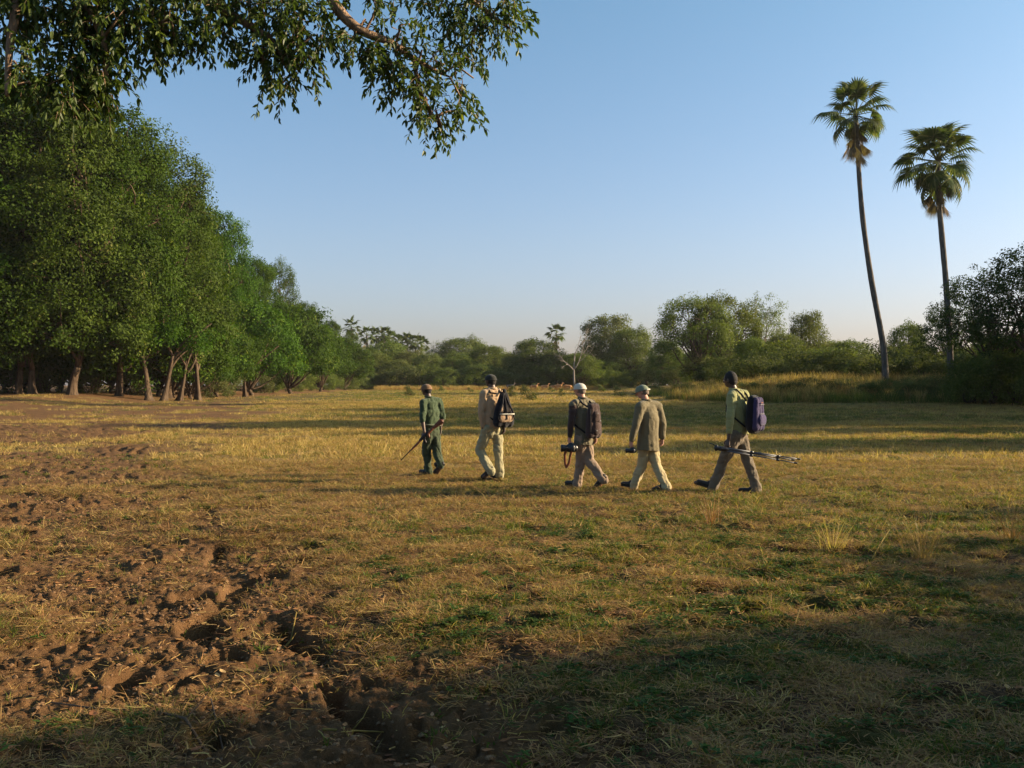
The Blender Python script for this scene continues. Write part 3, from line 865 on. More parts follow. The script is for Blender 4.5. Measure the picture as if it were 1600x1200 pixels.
# extra trunks one can see in the cluster
def extra_trunk(px, D, H, r, label, lean=0.0, seed=1):
    x, y = pt(px, D); o = empty('broadleaf_tree', (x, y, gz(x, y))); tag(o, label, 'tree', 'trunks in the buttressed cluster under the left forest')
    rg = np.random.default_rng(seed); mb = MB()
    pts = curve_pts(rg, (0, 0, -.3), (lean, 0, H), 8, .03)
    mb.tube(pts, [r * .74 * (1 + 1.1 * math.exp(-i * 1.3)) * (1 - .45 * i / 8) for i in range(9)], 18, flute=[.42 * math.exp(-i * .22) for i in range(9)], seed=seed)
    for k in range(4):
        q = np.array(pts[5 + k % 4]); e = q + np.array([rg.normal() * 1.8, rg.normal() * 1.2, 2.0 + rg.random() * 1.5])
        mb.tube(curve_pts(rg, q, e, 4, .1), [r * .4 * (1 - .6 * i / 4) for i in range(5)], 7)
    me = mb.mesh('trunk'); link('trunk', me, M['bark'], o)
    lobes = [(lean + rg.normal() * 1.5, rg.normal() * 1.2, H + 1.2 + rg.random() * 1.5, 1.5, 1.5, 1.2) for _ in range(4)]
    V, Fq, rnd, C = leaf_cloud(rg, lobes, 45, .7, 60, .25)
    cm = fast_mesh('crown', V, Fq, face_attr={'rnd': rnd}); link('crown', cm, M['leaf_forest'], o)
for a in [(232, 87, 3.8, .34, 'buttressed grey brown trunk, leftmost of the cluster under the left forest', -.5, 11),
          (254, 88, 4.0, .30, 'leaning buttressed trunk, second from the left in the cluster', .9, 12),
          (279, 90, 3.6, .27, 'pale fluted trunk with spreading roots at the right of the cluster', .7, 13),
          (309, 92, 3.8, .38, 'dark thick trunk in shade at the right end of the trunk cluster', -.2, 14),
          (384, 118, 3.6, .28, 'small pale fluted trunk standing alone right of the cluster', .1, 15)]:
    extra_trunk(*a)

# ------------------------------------------------------------------ far treeline
G2 = 'trees in the far treeline beyond the pasture'
far = [
    ('ra', 600, 262, 535, 'dark green tree below the row of far palms, left part of the far treeline'),
    ('rb', 640, 258, 548, 'dense green tree right of the far palms in the far treeline'),
    ('op', 690, 300, 533, 'smaller of the two trees that stick up behind the far treeline, left one'),
    ('ra', 719, 300, 527, 'taller rounded tree that sticks up behind the far treeline'),
    ('rb', 668, 240, 552, 'green tree in the far treeline directly above the green shirted walker'),
    ('ra', 712, 236, 556, 'round olive crown in front of the two raised far trees'),
    ('ra', 763, 250, 539, 'broad smooth domed tree in the far treeline above the second walker'),
    ('rb', 806, 240, 552, 'dark tree in the far treeline right of the broad domed tree'),
    ('ra', 838, 232, 530, 'olive tree in the far treeline left of the lone fan palm'),
    ('rb', 868, 226, 548, 'green tree in the far treeline below the lone fan palm'),
    ('ra', 905, 215, 552, 'dark green tree at the foot of the bare dead tree'),
    ('ra', 580, 245, 548, 'dark tree where the left forest meets the far treeline'),
    ('rb', 740, 232, 568, 'low grey green tree in the far treeline behind the second walker'),
    ('rb', 620, 244, 562, 'low green tree in the far treeline left of the green shirted walker'),
]
for k, (px, D, h) in enumerate([(425, 150, 3.2), (450, 160, 3.0), (468, 168, 3.6), (486, 178, 3.2), (505, 190, 3.8), (520, 198, 3.2), (538, 208, 4.0), (553, 216, 3.4), (566, 222, 4.2), (580, 230, 4.4)]):
    x, y = pt(px, D); put_tree('bu' if k % 2 else 'bv', x, y, h, 'bush closing the foot of the left forest toward the far treeline', 'bush', 'bushes at the foot of the receding left forest', wide=1.25)
for k in range(14):
    px = 395 + k * 14; D = 215 + k * 6; x, y = pt(px, D)
    put_tree(('ra', 'rb')[k % 2], x - 4, y, 9.5, 'tree inside the receding left forest, mostly hidden by the front crowns', 'tree', 'trees inside the receding left forest', wide=1.2)
for kind, px, D, top, lab in far:
    x, y = pt(px, D); put_tree(kind, x, y, htop(top, D, x, y), lab, 'tree', G2, wide=1.25)
for k in range(24):
    px = 575 + k * 17 + random.uniform(-6, 6); D = random.uniform(222, 236) - .02 * k
    x, y = pt(px, D)
    put_tree('bv' if k % 3 else 'bu', x, y, random.uniform(3.4, 6.2), 'rounded bush at the foot of the far treeline', 'bush', 'bushes at the foot of the far treeline', wide=1.25)
for k in range(15):       # a second rank so the treeline has depth
    px = 560 + k * 27; D = random.uniform(275, 305); x, y = pt(px, D)
    put_tree(('ra', 'rb')[k % 2], x, y, random.uniform(8.5, 10.5), 'tree behind the far treeline, only its top showing between front crowns', 'tree', 'trees behind the far treeline', wide=1.3)

# right of centre
G3 = 'trees beyond the right bank'
for kind, px, D, top, wd, lab in [
    ('rb', 950, 236, 492, .95, 'pale topped green tree just right of the bare dead tree'),
    ('ra', 985, 228, 512, .95, 'rounded bright green tree between the dead tree and the large spreading tree'),
    ('sp', 1088, 146, 464, .92, 'large spreading tree with two humped crown and pale leaning trunk'),
    ('sp', 1132, 150, 461, .85, 'right hump neighbour crown of the large spreading tree'),
    ('op', 1190, 160, 458, .95, 'airy pale green tree with visible branches behind the bushes'),
    ('rb', 1262, 150, 488, .70, 'small bright green tree right of the airy pale tree'),
    ('ra', 1040, 200, 530, .8, 'low dark green tree left of the large spreading tree'),
    ('rb', 1225, 140, 520, .9, 'low green tree below the airy pale tree'),
    ('ra', 1175, 128, 528, .8, 'grey green round tree right of the large spreading tree'),
    ('ra', 1418, 112, 505, .7, 'green tree between the trunks of the two tall palms'),
    ('rb', 1310, 125, 545, .8, 'low tree left of the leaning palm trunk'),
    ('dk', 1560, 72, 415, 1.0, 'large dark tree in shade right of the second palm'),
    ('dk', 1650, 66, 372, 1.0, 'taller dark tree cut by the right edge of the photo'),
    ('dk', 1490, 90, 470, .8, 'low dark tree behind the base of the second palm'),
]:
    x, y = pt(px, D); put_tree(kind, x, y, htop(top, D, x, y), lab, 'tree', G3, wide=wd)
x, y = pt(898, 205)
o = empty('dead_tree', (x, y, gz(x, y))); tag(o, 'bare grey dead tree with leafless branches in the far treeline', 'tree')
link('trunk', dead_tree_mesh(4, 15, .28), None, o); o.scale = (.85, .85, 1.08)
bush_r = []
for k in range(34):
    px = 930 + k * 20.5 + random.uniform(-8, 8)
    D = float(np.interp(px, [930, 1040, 1100, 1300, 1600], [218, 185, 128, 96, 86])) + random.uniform(-7, 8)
    bush_r.append((px, D + (14 if px > 1080 else 0), random.uniform(2.6, 4.2) * (.8 if px < 1100 else 1)))
for px, D, h in bush_r:
    x, y = pt(px, D)
    where = 'between the rounded and the large spreading tree' if px < 1090 else ('under the airy pale tree on the right bank' if px < 1260 else ('around the leaning palm base' if px < 1430 else 'under the dark trees by the second palm'))
    put_tree(random.choice(['bu', 'bv', 'bv']), x, y, h * 1.35, 'scrubby green bush ' + where, 'bush', 'bushes ' + where, wide=1.05)
for k, (px, D, h) in enumerate([(1150, 92, 2.3), (1205, 84, 2.1), (1265, 80, 2.4), (1330, 79, 2.0), (1388, 78, 2.5), (1450, 76, 1.9), (1512, 76, 2.2), (1572, 74, 2.6), (1110, 100, 2.0), (1070, 112, 1.5), (1025, 126, 1.5), (1630, 72, 2.8), (1178, 80, 1.6), (1236, 77, 1.5), (1298, 76, 1.7), (1358, 75, 1.4), (1420, 74, 1.7), (1484, 73, 1.5), (1545, 72, 1.8), (1596, 71, 1.9)]):
    x, y = pt(px, D)
    h = min(h, 1.25) if px < 1400 else h * .85
    put_tree('bu', x, y, h, 'low thicket bush at the foot of the right bank', 'bush', 'thicket bushes along the foot of the right bank', wide=1.5)
for k, (px, D, h) in enumerate([(1030, 232, 7), (1052, 225, 8), (1070, 215, 7), (1098, 205, 8), (1118, 195, 7), (1150, 190, 9), (1180, 186, 8), (1215, 184, 8.5), (1245, 180, 8), (1290, 165, 7.5), (1330, 150, 7), (1012, 236, 6)]):
    x, y = pt(px, D); put_tree(('ra', 'rb')[k % 2], x, y, h, 'low green tree filling the gaps behind the right bank trees', 'tree', 'low trees behind the right bank', wide=1.2)
for k in range(46):
    px = 560 + k * 17.5; x, y = pt(px, 312 + 14 * math.sin(k * 1.7)); put_tree('bv' if k % 2 else 'bu', x, y, random.uniform(4.5, 6.5), 'distant bush glimpsed low between the trunks of the far trees', 'bush', 'distant bushes glimpsed behind the far trees', wide=1.5)
for k, (px, D, h) in enumerate([(1138, 96, 1.9), (1172, 92, 2.4), (1222, 97, 2.1), (1252, 88, 1.7), (1290, 92, 2.6), (1322, 96, 2.9), (1352, 86, 2.1), (1392, 90, 2.5), (1432, 86, 2.3), (1462, 90, 2.7), (1512, 84, 2.4), (1548, 88, 2.8), (1590, 82, 2.6)]):
    x, y = pt(px, D); put_tree('bu', x, y, h * 1.45, 'loose green bush standing in the golden grass of the bank', 'bush', 'bushes in the tall grass of the right bank', wide=1.15)
for k, (px, D, h) in enumerate([(1518, 70, 3.0), (1552, 69, 3.8), (1590, 68, 3.4), (1628, 67, 4.0), (1575, 80, 4.6)]):
    x, y = pt(px, D); put_tree('bv', x, y, h, 'dense dark bush at the foot of the large dark tree', 'bush', 'bushes at the foot of the large dark tree', wide=1.0)
# small scrub plants dotted over the pasture
for k, (px, py) in enumerate([(772 + 44, 611), (826, 622), (838, 611), (862, 613), (877, 617), (640, 617), (668, 606), (690, 612), (702, 606), (735, 613), (940, 613), (955, 611), (968, 617), (985, 612), (700, 598), (760, 616), (798, 618), (912, 612), (650, 606), (1002, 617)]):
    D = min(210, 1.2 * F / max(py - HZ, 5)); x, y = pt(px, D)
    put_tree('sc', x, y, random.uniform(.8, 1.5) * (1.6 if py < 600 else 1), 'small green scrub plant standing alone on the far pasture', 'shrub', 'scrub plants dotted over the far pasture')

# trees outside the frame on the right whose shade lies on the field
G4 = 'big trees beyond the right edge of the photo'
for kind, x, y, H, wd in [('fa', 46, 47, 20, 1.1), ('fc', 50, 56, 19, 1.1), ('fb', 54, 66, 21, 1.0), ('fa', 62, 60, 22, 1.1), ('ra', 38, 50, 13, 1.1), ('fb', 44, 39, 16, .8), ('dk', 52, 75, 17, 1.0),
                          ('rb', 24, 27.5, 7.4, .62), ('ra', 29, 30, 8.2, .6)]:
    put_tree(kind, x, y, H, 'big leafy tree beyond the right edge of the photo shading the field', 'tree', G4, wide=wd)
put_tree('bu', 10.8, 13.2, 2.0, 'small bush beyond the right edge near the last walker', 'bush', None, wide=.5)
for kind, x, y, H, wd in [('bu', 10.3, 9.2, 2.5, .9), ('bv', 10.4, 6.6, 3.3, 1.0), ('lo', 14.5, 5.9, 5.1, .9), ('lo', 13.5, 3.7, 7.2, .95), ('lo', 14.5, -3.0, 9.5, 1.0), ('dk', 20, -7, 13, 1.0)]:
    put_tree(kind, x, y, H, 'leafy tree or thicket beside the camera that shades the foreground', 'tree', 'thicket beside the camera', wide=wd)
# ------------------------------------------------------------------ tall grass on the right bank
def build_tall_grass():
    rg = np.random.default_rng(77)
    def tall(seed, mat, h0, h1, n=26, sp=.3, heads=True):
        r2 = np.random.default_rng(seed); V = []; Fq = []; rn = []
        for b in range(n):
            a = r2.uniform(0, 6.28); d = abs(r2.normal(0, sp)); p = np.array([math.cos(a) * d, math.sin(a) * d, -.05])
            L = r2.uniform(h0, h1); la = r2.uniform(0, 6.28); th = abs(r2.normal(.12, .14)); wa = r2.uniform(0, math.pi); w = .010
            o = len(V); segs = 4
            for k in range(segs + 1):
                f = [1, .9, .7, 1.3 if heads else .5, .15][k]
                V.append((p[0] - math.cos(wa) * w * f, p[1] - math.sin(wa) * w * f, p[2])); V.append((p[0] + math.cos(wa) * w * f, p[1] + math.sin(wa) * w * f, p[2]))
                st = L / segs
                p = p + np.array([math.sin(th) * math.cos(la), math.sin(th) * math.sin(la), math.cos(th)]) * st; th += r2.uniform(.02, .22)
            q = r2.random()
            for k in range(segs): Fq.append((o + 2 * k, o + 2 * k + 1, o + 2 * k + 3, o + 2 * k + 2)); rn.append(q)
        me = fast_mesh('tall_grass_clump', V, Fq, face_attr={'rnd': rn}); me.materials.append(mat); return me
    protos = [tall(1, M['straw'], .7, 1.5), tall(2, M['straw'], .8, 1.7), tall(3, M['straw_red'], .6, 1.2), tall(4, M['grass'], .6, 1.2, heads=False), tall(5, M['grass'], .5, 1.0, heads=False)]
    px = rg.uniform(985, 1720, 15000); D = rg.uniform(66, 128, 15000)
    x = (px - 800) / F * D; y = D
    b = base_h(x, y) - .25 * ss(40, 75, y) - .45 * ss(95, 240, y)
    n = fbm(x / 5, y / 5, 201, 3)
    k = (b > .12) & (rg.random(len(x)) < ss(.30, .55, n) * .9 + .15); x, y, n, b = x[k], y[k], n[k], b[k]
    idx = np.where(rg.random(len(x)) < np.clip(ss(.42, .60, n) * .5 + .75 * ss(.25, .8, b) - .25 * ss(14, 26, x) * (1 - ss(.6, 1.1, b)), .06, .92), rg.integers(0, 3, len(x)), rg.integers(3, 5, len(x)))
    P = np.stack([x, y, height(x, y)], 1)
    scatter('tall_grass', P, rg.uniform(0, 6.28, len(x)), rg.uniform(.7, 1.2, len(x)) * (.75 + .35 * ss(.2, 1.2, b)), idx, protos, 'tall golden seeding grass covering the right bank', 'tall grass')
    # fringe of taller grass on the far bank and under the forest
    px = rg.uniform(585, 1000, 1500); D = rg.uniform(205, 222, 1500); x = (px - 800) / F * D; y = D
    P = np.stack([x, y, height(x, y)], 1)
    scatter('far_bank_grass', P, rg.uniform(0, 6.28, len(x)), rg.uniform(.5, .9, len(x)), rg.integers(0, 3, len(x)), protos, 'tawny grass fringe at the foot of the far treeline', 'tall grass')
    # single tufts that stand up in the near field on the right
    for k, (px, py, h, lab) in enumerate([(1112, 822, .40, 'tuft of tall tawny grass below the last walker'), (1300, 862, .36, 'loose tuft of tall grass in the middle of the right foreground'),
            (1440, 876, .52, 'tallest tuft of thin tawny grass right of the middle foreground'), (1582, 850, .42, 'dense tawny grass tuft at the right edge of the photo'), (1005, 862, .22, 'short straw tuft below the fourth walker'),
            (1330, 690, .5, 'wispy grass tuft standing on the shaded band behind the last walker')]):
        x, y = pix(px, py); r2 = np.random.default_rng(300 + k)
        mt = M['straw_red'] if k in (0, 3) else M['straw']
        V = []; Fq = []; rn = []
        for b_ in range(60 if k < 4 else 26):
            a = r2.uniform(0, 6.28); d = abs(r2.normal(0, .07)); p = np.array([math.cos(a) * d, math.sin(a) * d, -.02])
            L = h * r2.uniform(.4, 1.25); th = abs(r2.normal(.32, .22)); la = a + r2.normal(0, .5); wa = r2.uniform(0, 3.1); w = .0028; o = len(V)
            for s_ in range(5):
                f = [1, .9, .7, .5, .15][s_]
                V.append((p[0] - math.cos(wa) * w * f, p[1] - math.sin(wa) * w * f, p[2])); V.append((p[0] + math.cos(wa) * w * f, p[1] + math.sin(wa) * w * f, p[2]))
                p = p + np.array([math.sin(th) * math.cos(la), math.sin(th) * math.sin(la), math.cos(th)]) * L / 4; th += r2.uniform(0, .25)
            q = r2.random()
            for s_ in range(4): Fq.append((o + 2 * s_, o + 2 * s_ + 1, o + 2 * s_ + 3, o + 2 * s_ + 2)); rn.append(q)
        me = fast_mesh('grass_tuft', V, Fq, face_attr={'rnd': rn})
        o = link('grass_tuft', me, mt, None, (x, y, gz(x, y))); tag(o, lab, 'grass tuft', 'tall grass tufts in the near field')
    # fallen sticks and stalks
    def stick(pts, r, lab, name='stick', mat='twig'):
        rg2 = random.Random(len(lab)); P = [pix(*p[:2]) for p in pts]; zs = [p[2] for p in pts]
        x0, y0 = P[0]; z0 = gz(x0, y0); mb = MB(); q = []
        for (x_, y_), z_ in zip(P, zs): q.append((x_ - x0, y_ - y0, gz(x_, y_) - z0 + z_ + r))
        n = len(q); mb.tube(q, [r * (1 - .55 * i / (n - 1)) for i in range(n)], 7)
        if len(q) > 2: 
            a = Vector(q[1]); mb.tube([a, a + Vector((.05, .06, .05)), a + Vector((.07, .14, .09))], [r * .5, r * .35, r * .15], 6)
        o = link(name, mb.mesh(name), M[mat], None, (x0, y0, z0)); tag(o, lab, 'stick')
    stick([(418, 978, 0), (440, 974, .03), (455, 964, .05), (463, 955, .06)], .010, 'curved pale stick lying over a dark hoof hole left of centre', mat='straw')
    stick([(1262, 990, 0), (1240, 985, .05), (1250, 968, .10), (1272, 962, .10)], .006, 'forked pale stalk lying where the right foreground shadow begins', mat='straw')
    stick([(1160, 973, 0), (1185, 988, .03)], .006, 'short pale stalk left of the forked stalk', mat='straw')
    stick([(335, 1125, 0), (290, 1110, .01), (240, 1090, .0), (150, 1080, .02), (80, 1072, .01)], .009, 'long thin dark twig lying across the mud at the lower left')
    stick([(345, 1160, 0), (350, 1120, .04), (330, 1085, .05)], .008, 'dark twig standing up from the mud left of the crack')
    stick([(505, 1115, 0), (550, 1102, .05), (600, 1097, .06)], .008, 'pale stalk bridging the crack at the lower middle', mat='straw')
    stick([(1355, 885, 0), (1375, 862, .06), (1390, 842, .1)], .005, 'thin leaning stalk left of the tallest grass tuft', mat='straw')
    stick([(1085, 750, 0), (1082, 722, .18), (1076, 690, .42)], .004, 'single upright dry stem behind the last walker on the left', mat='straw')
    stick([(520, 1003, 0), (560, 1010, .02), (600, 1000, .03)], .007, 'thin fallen twig just right of the stick over the hoof hole')
build_tall_grass()

# ------------------------------------------------------------------ palms
def fan_blade(seed, rad=1.0, n=26, spread=4.0, droop=.35, fold=.25):
    """fan leaf: origin at the blade base, opens along +X, normal +Z"""
    rg = np.random.default_rng(seed); V = []; Fq = []; rn = []
    for i in range(n):
        t = (i + .5) / n - .5; a = t * spread; L = rad * (1 - .35 * abs(t) * 2 * .6) * rg.uniform(.88, 1.05)
        d = np.array([math.cos(a), math.sin(a), 0]); s = np.array([-math.sin(a), math.cos(a), 0]); w = L * spread / n * .36
        z = lambda r: -droop * r ** 2.2 / rad + fold * abs(math.sin(a)) * r
        o = len(V); pts = [(0.03, .15), (.5, 1.0), (.78, .62), (1.0, .04)]
        for r_, ww in pts:
            p = d * r_ * L; p[2] = z(r_ * L) - (.22 * rg.random() * L if r_ == 1 else 0)
            V.append(p - s * w * ww); V.append(p + s * w * ww)
        q = rg.random()
        for k in range(3): Fq.append((o + 2 * k, o + 2 * k + 1, o + 2 * k + 3, o + 2 * k + 2)); rn.append(q)
    return V, Fq, rn

def frond_mesh(name, seed, pet=1.2, rad=1.0, dead=False):
    V, Fq, rn = fan_blade(seed, rad, 24, 4.6 if not dead else 1.3, .75 if not dead else .2, .30)
    V = [(v[0] + pet, v[1], v[2]) for v in V]
    o = len(V); w = .035
    for x_, ww in ((0, 1.6), (pet * .5, 1), (pet + .1, .7)):
        for (yy, zz) in ((-w, 0), (0, w), (w, 0)): V.append((x_, yy * ww, zz * ww - .02))
    for k in range(2):
        for j in range(3):
            a = o + 3 * k + j; b = o + 3 * k + (j + 1) % 3; Fq.append((a, b, b + 3, a + 3)); rn.append(.9)
    me = fast_mesh(name, V, Fq, face_attr={'rnd': rn}); me.materials.append(M['frond_dead'] if dead else M['frond']); return me
FRONDS = [frond_mesh('frond', 10 + k, 1.22 + .16 * k, .92 + .07 * k) for k in range(3)]
DEAD = [frond_mesh('dead_frond', 20 + k, 1.1 + .5 * k, 1.1, True) for k in range(2)]
LOWP = []
for k in range(2):
    V, Fq, rn = fan_blade(40 + k, 1.0, 11, 4.0, .4, .2); V = [(v[0] + 1.1, v[1], v[2]) for v in V]
    o_ = len(V); V += [(0, -.04, 0), (0, .04, 0), (1.2, .03, 0), (1.2, -.03, 0)]; Fq.append((o_, o_ + 1, o_ + 2, o_ + 3)); rn.append(.8)
    me_ = fast_mesh('far_frond', V, Fq, face_attr={'rnd': rn}); me_.materials.append(M['frond']); LOWP.append(me_)

def palm(root_loc, pts, r0, r1, n_frond, n_dead, label, seed, group, size=1.0, fr=None, dd=None, name='fan_palm', pmin=-40):
    rg = np.random.default_rng(seed)
    o = empty(name, root_loc); tag(o, label, 'palm tree', group)
    mb = MB(); n = 22; P = []
    pts = [np.array(p, float) for p in pts]
    for i in range(n + 1):                                    # Catmull style smoothing over the given points
        t = i / n * (len(pts) - 1); k = min(int(t), len(pts) - 2); u = t - k
        p0 = pts[max(k - 1, 0)]; p1 = pts[k]; p2 = pts[k + 1]; p3 = pts[min(k + 2, len(pts) - 1)]
        P.append(.5 * ((2 * p1) + (-p0 + p2) * u + (2 * p0 - 5 * p1 + 4 * p2 - p3) * u * u + (-p0 + 3 * p1 - 3 * p2 + p3) * u ** 3))
    mb.tube(P, [r0 * (1 + .5 * math.exp(-i)) + (r1 - r0) * i / n + rg.normal() * .006 for i in range(n + 1)], 12)
    link('trunk', mb.mesh('trunk'), M['bark_palm'], o)
    top = Vector(P[-1])
    for i in range(n_frond):
        az = i * 2.399 + rg.uniform(-.25, .25); t = i / max(1, n_frond - 1)
        el = R(80 - (80 - pmin) * t ** .85 + rg.uniform(-8, 8))
        q = Vector((math.cos(az) * math.cos(el), math.sin(az) * math.cos(el), math.sin(el)))
        f = link('frond', (fr or FRONDS)[i % len(fr or FRONDS)], None, o)
        rot = q.to_track_quat('X', 'Z').to_matrix().to_4x4() @ Matrix.Rotation(rg.uniform(-.6, .6), 4, 'X')
        s = size * rg.uniform(.85, 1.12)
        f.matrix_local = Matrix.Translation(top + Vector((0, 0, -.25 * t))) @ rot @ Matrix.Scale(s, 4)
    for i in range(n_dead):
        az = i * 2.1 + rg.uniform(-.4, .4); el = R(rg.uniform(-87, -64))
        q = Vector((math.cos(az) * math.cos(el), math.sin(az) * math.cos(el), math.sin(el)))
        f = link('dead_frond', (dd or DEAD)[i % 2], None, o)
        f.matrix_local = Matrix.Translation(top + Vector((0, 0, -.3 - .9 * rg.random() * size))) @ q.to_track_quat('X', 'Z').to_matrix().to_4x4() @ Matrix.Rotation(rg.uniform(-3, 3), 4, 'X') @ Matrix.Scale(size * rg.uniform(.7, 1.1), 4)
    return o
D = 80.0
def prel(bx, by, px, py, d=D): return ((px - bx) / F * d, 0, (by - py) / F * d)
b1 = pt(1381, D); z1 = CAMZ + (HZ - 560) / F * D
palm((b1[0], b1[1], z1), [prel(1381, 560, *q) for q in [(1384, 600), (1380, 540), (1362, 440), (1348, 340), (1341, 250), (1337, 176)]], .25, .17, 28, 16,
     'taller fan palm with leaning trunk, left of the two tall palms', 5, 'tall fan palms on the right bank', 1.30, pmin=-45)
b2 = pt(1486, D - 2); z2 = CAMZ + (HZ - 572) / F * (D - 2)
palm((b2[0], b2[1], z2), [prel(1486, 572, *q, D - 2) for q in [(1487, 610), (1484, 540), (1478, 440), (1472, 370), (1467, 310), (1466, 250)]], .25, .19, 36, 10,
     'fuller fan palm with nearly straight trunk, right of the two tall palms', 9, 'tall fan palms on the right bank', 1.42, pmin=-58)
G5 = 'fan palms rising behind the far treeline'
for k, (px, top, d0, lab) in enumerate([(549, 510, 215, 'leftmost and highest of the far palms above the left forest'), (573, 522, 220, 'far palm with pale trunk, second from the left'), (588, 524, 228, 'far palm with brown skirt, third from the left'),
        (600, 523, 226, 'far palm with bushy head, fourth from the left'), (613, 531, 235, 'far palm, fifth from the left in the row'), (626, 534, 240, 'far palm, sixth from the left in the row'), (637, 533, 238, 'far palm, seventh from the left in the row'),
        (649, 534, 240, 'far palm, eighth from the left in the row'), (659, 538, 244, 'far palm at the right end of the row'), (869, 520, 215, 'lone fan palm rising above the far treeline right of centre'), (606, 536, 232, 'low far palm in front of the bushy headed palms')]):
    d = d0 + 46; x, y = pt(px, d); z = gz(x, y); H_ = CAMZ + (HZ - top - 1) / F * d - z
    palm((x, y, z), [(0, 0, -.3), (.2, 0, H_ * .5), (0, 0, H_)], .24, .19, 18, 9, lab, 60 + k, G5, 1.5, LOWP, DEAD, pmin=-45)
# ------------------------------------------------------------------ the overhanging tree
def wp(px, py, D): return Vector(((px - 800) / F * D, D, CAMZ + (HZ - py) / F * D))
def overhang():
    rg = np.random.default_rng(31)
    o = empty('broadleaf_tree', (-6.5, -2.2, gz(-6.5, -2.2)))
    tag(o, 'leafy tree with pale limb whose dark foliage hangs into the top left of the photo', 'tree')
    O = o.location
    mb = MB()
    crown0 = Vector((-5.8, -1.4, 5.6))
    def T(pts, r0, r1, n=10):
        q = []
        m = len(pts)
        for i in range((m - 1) * 5 + 1):
            t = i / 5; k = min(int(t), m - 2); u = t - k
            p0 = pts[max(k - 1, 0)]; p1 = pts[k]; p2 = pts[k + 1]; p3 = pts[min(k + 2, m - 1)]
            q.append(.5 * ((2 * p1) + (-p0 + p2) * u + (2 * p0 - 5 * p1 + 4 * p2 - p3) * u * u + (-p0 + 3 * p1 - 3 * p2 + p3) * u ** 3) - O)
        L = len(q)
        mb.tube(q, [r0 + (r1 - r0) * i / (L - 1) for i in range(L)], n)
        return [v + O for v in q]
    T([Vector((-6.5, -2.2, -.3)), Vector((-6.4, -2.0, 2.5)), Vector((-6.0, -1.6, 4.6)), crown0], .42, .26, 16)
    limbs = []
    limbs.append(T([crown0, Vector((-4.4, 2.0, 6.6)), Vector((-3.2, 5.0, 6.2)), wp(470, -130, 7.3), wp(505, -50, 7.6), wp(522, 5, 7.6), wp(560, 45, 7.6), wp(610, 66, 7.7), wp(645, 90, 7.8), wp(690, 115, 7.9)], .085, .012))
    limbs.append(T([crown0, Vector((-5.4, 2.2, 6.6)), wp(60, -120, 7.0), wp(120, -20, 6.9), wp(160, 60, 6.9), wp(165, 150, 7.0)], .09, .010))
    limbs.append(T([wp(60, -120, 7.0), wp(220, -60, 7.1), wp(330, 5, 7.3), wp(420, 60, 7.4), wp(450, 110, 7.4)], .06, .012))
    limbs.append(T([wp(470, -130, 7.3), wp(620, -65, 7.9), wp(720, -10, 8.1), wp(790, 40, 8.2)], .05, .010))
    limbs.append(T([wp(645, 90, 7.8), wp(660, 150, 7.8), wp(690, 200, 7.8)], .02, .008))
    limbs.append(T([wp(60, -120, 7.0), wp(20, 40, 6.7), wp(10, 150, 6.6)], .05, .012))
    limbs.append(T([wp(220, -60, 7.1), wp(240, 40, 7.0)], .04, .012))
    LP = [p for l in limbs for p in l]
    # foliage masses, in picture places, given their own depth
    blobs = []
    def B(cx, cy, r, n, D): blobs.append((cx, cy - 13, r, n, D))
    for cx, cy, r, n, D in [(20, 20, 50, 34, 6.8), (90, 30, 55, 44, 6.9), (160, 25, 55, 44, 7.0), (230, 20, 55, 42, 7.1), (300, 20, 50, 34, 7.2), (130, 80, 50, 42, 6.9), (195, 75, 42, 34, 7.0), (255, 60, 34, 24, 7.1),
            (10, 75, 22, 10, 6.7), (140, 130, 42, 34, 6.9), (90, 130, 32, 22, 6.8), (165, 150, 30, 22, 7.0), (45, 140, 26, 12, 6.7), (100, 165, 34, 20, 6.8), (60, 175, 26, 12, 6.8), (325, 60, 26, 14, 7.2), (305, 95, 18, 8, 7.2), (350, 25, 30, 18, 7.3), (345, 75, 20, 9, 7.3), (275, 90, 14, 5, 7.1),
            (400, 20, 42, 30, 7.4), (445, 25, 42, 30, 7.4), (420, 70, 40, 32, 7.4), (460, 75, 36, 28, 7.4), (430, 110, 34, 24, 7.4), (470, 115, 26, 14, 7.4), (435, 150, 16, 7, 7.4), (410, 115, 20, 9, 7.4), (495, 85, 26, 14, 7.5), (500, 40, 22, 9, 7.6), (485, 15, 20, 9, 7.6),
            (545, 80, 26, 14, 7.6), (560, 105, 20, 8, 7.6), (585, 30, 16, 6, 7.6), (590, 90, 26, 14, 7.7), (600, 120, 26, 13, 7.7), (625, 100, 24, 12, 7.7), (620, 145, 26, 13, 7.8), (650, 130, 28, 16, 7.8), (680, 115, 22, 10, 7.9), (655, 165, 26, 14, 7.8), (670, 190, 26, 14, 7.8), (685, 212, 18, 9, 7.8),
            (720, 165, 26, 15, 7.9), (740, 135, 18, 6, 7.9), (710, 185, 18, 8, 7.9), (612, 55, 14, 4, 7.7), (640, 50, 14, 3, 7.7), (655, 200, 14, 5, 7.8),
            (700, 10, 32, 18, 8.1), (745, 15, 34, 22, 8.1), (785, 25, 30, 20, 8.2), (720, 50, 30, 18, 8.1), (755, 55, 30, 20, 8.1), (795, 50, 18, 9, 8.2), (735, 85, 20, 9, 8.1), (680, 40, 18, 7, 8.0), (780, 90, 14, 4, 8.2), (660, 10, 22, 9, 8.0), (620, 5, 22, 8, 7.9), (585, 0, 20, 7, 7.8), (545, 5, 18, 6, 7.7), (700, 85, 14, 4, 8.0)]:
        B(cx, cy, r, n, D)
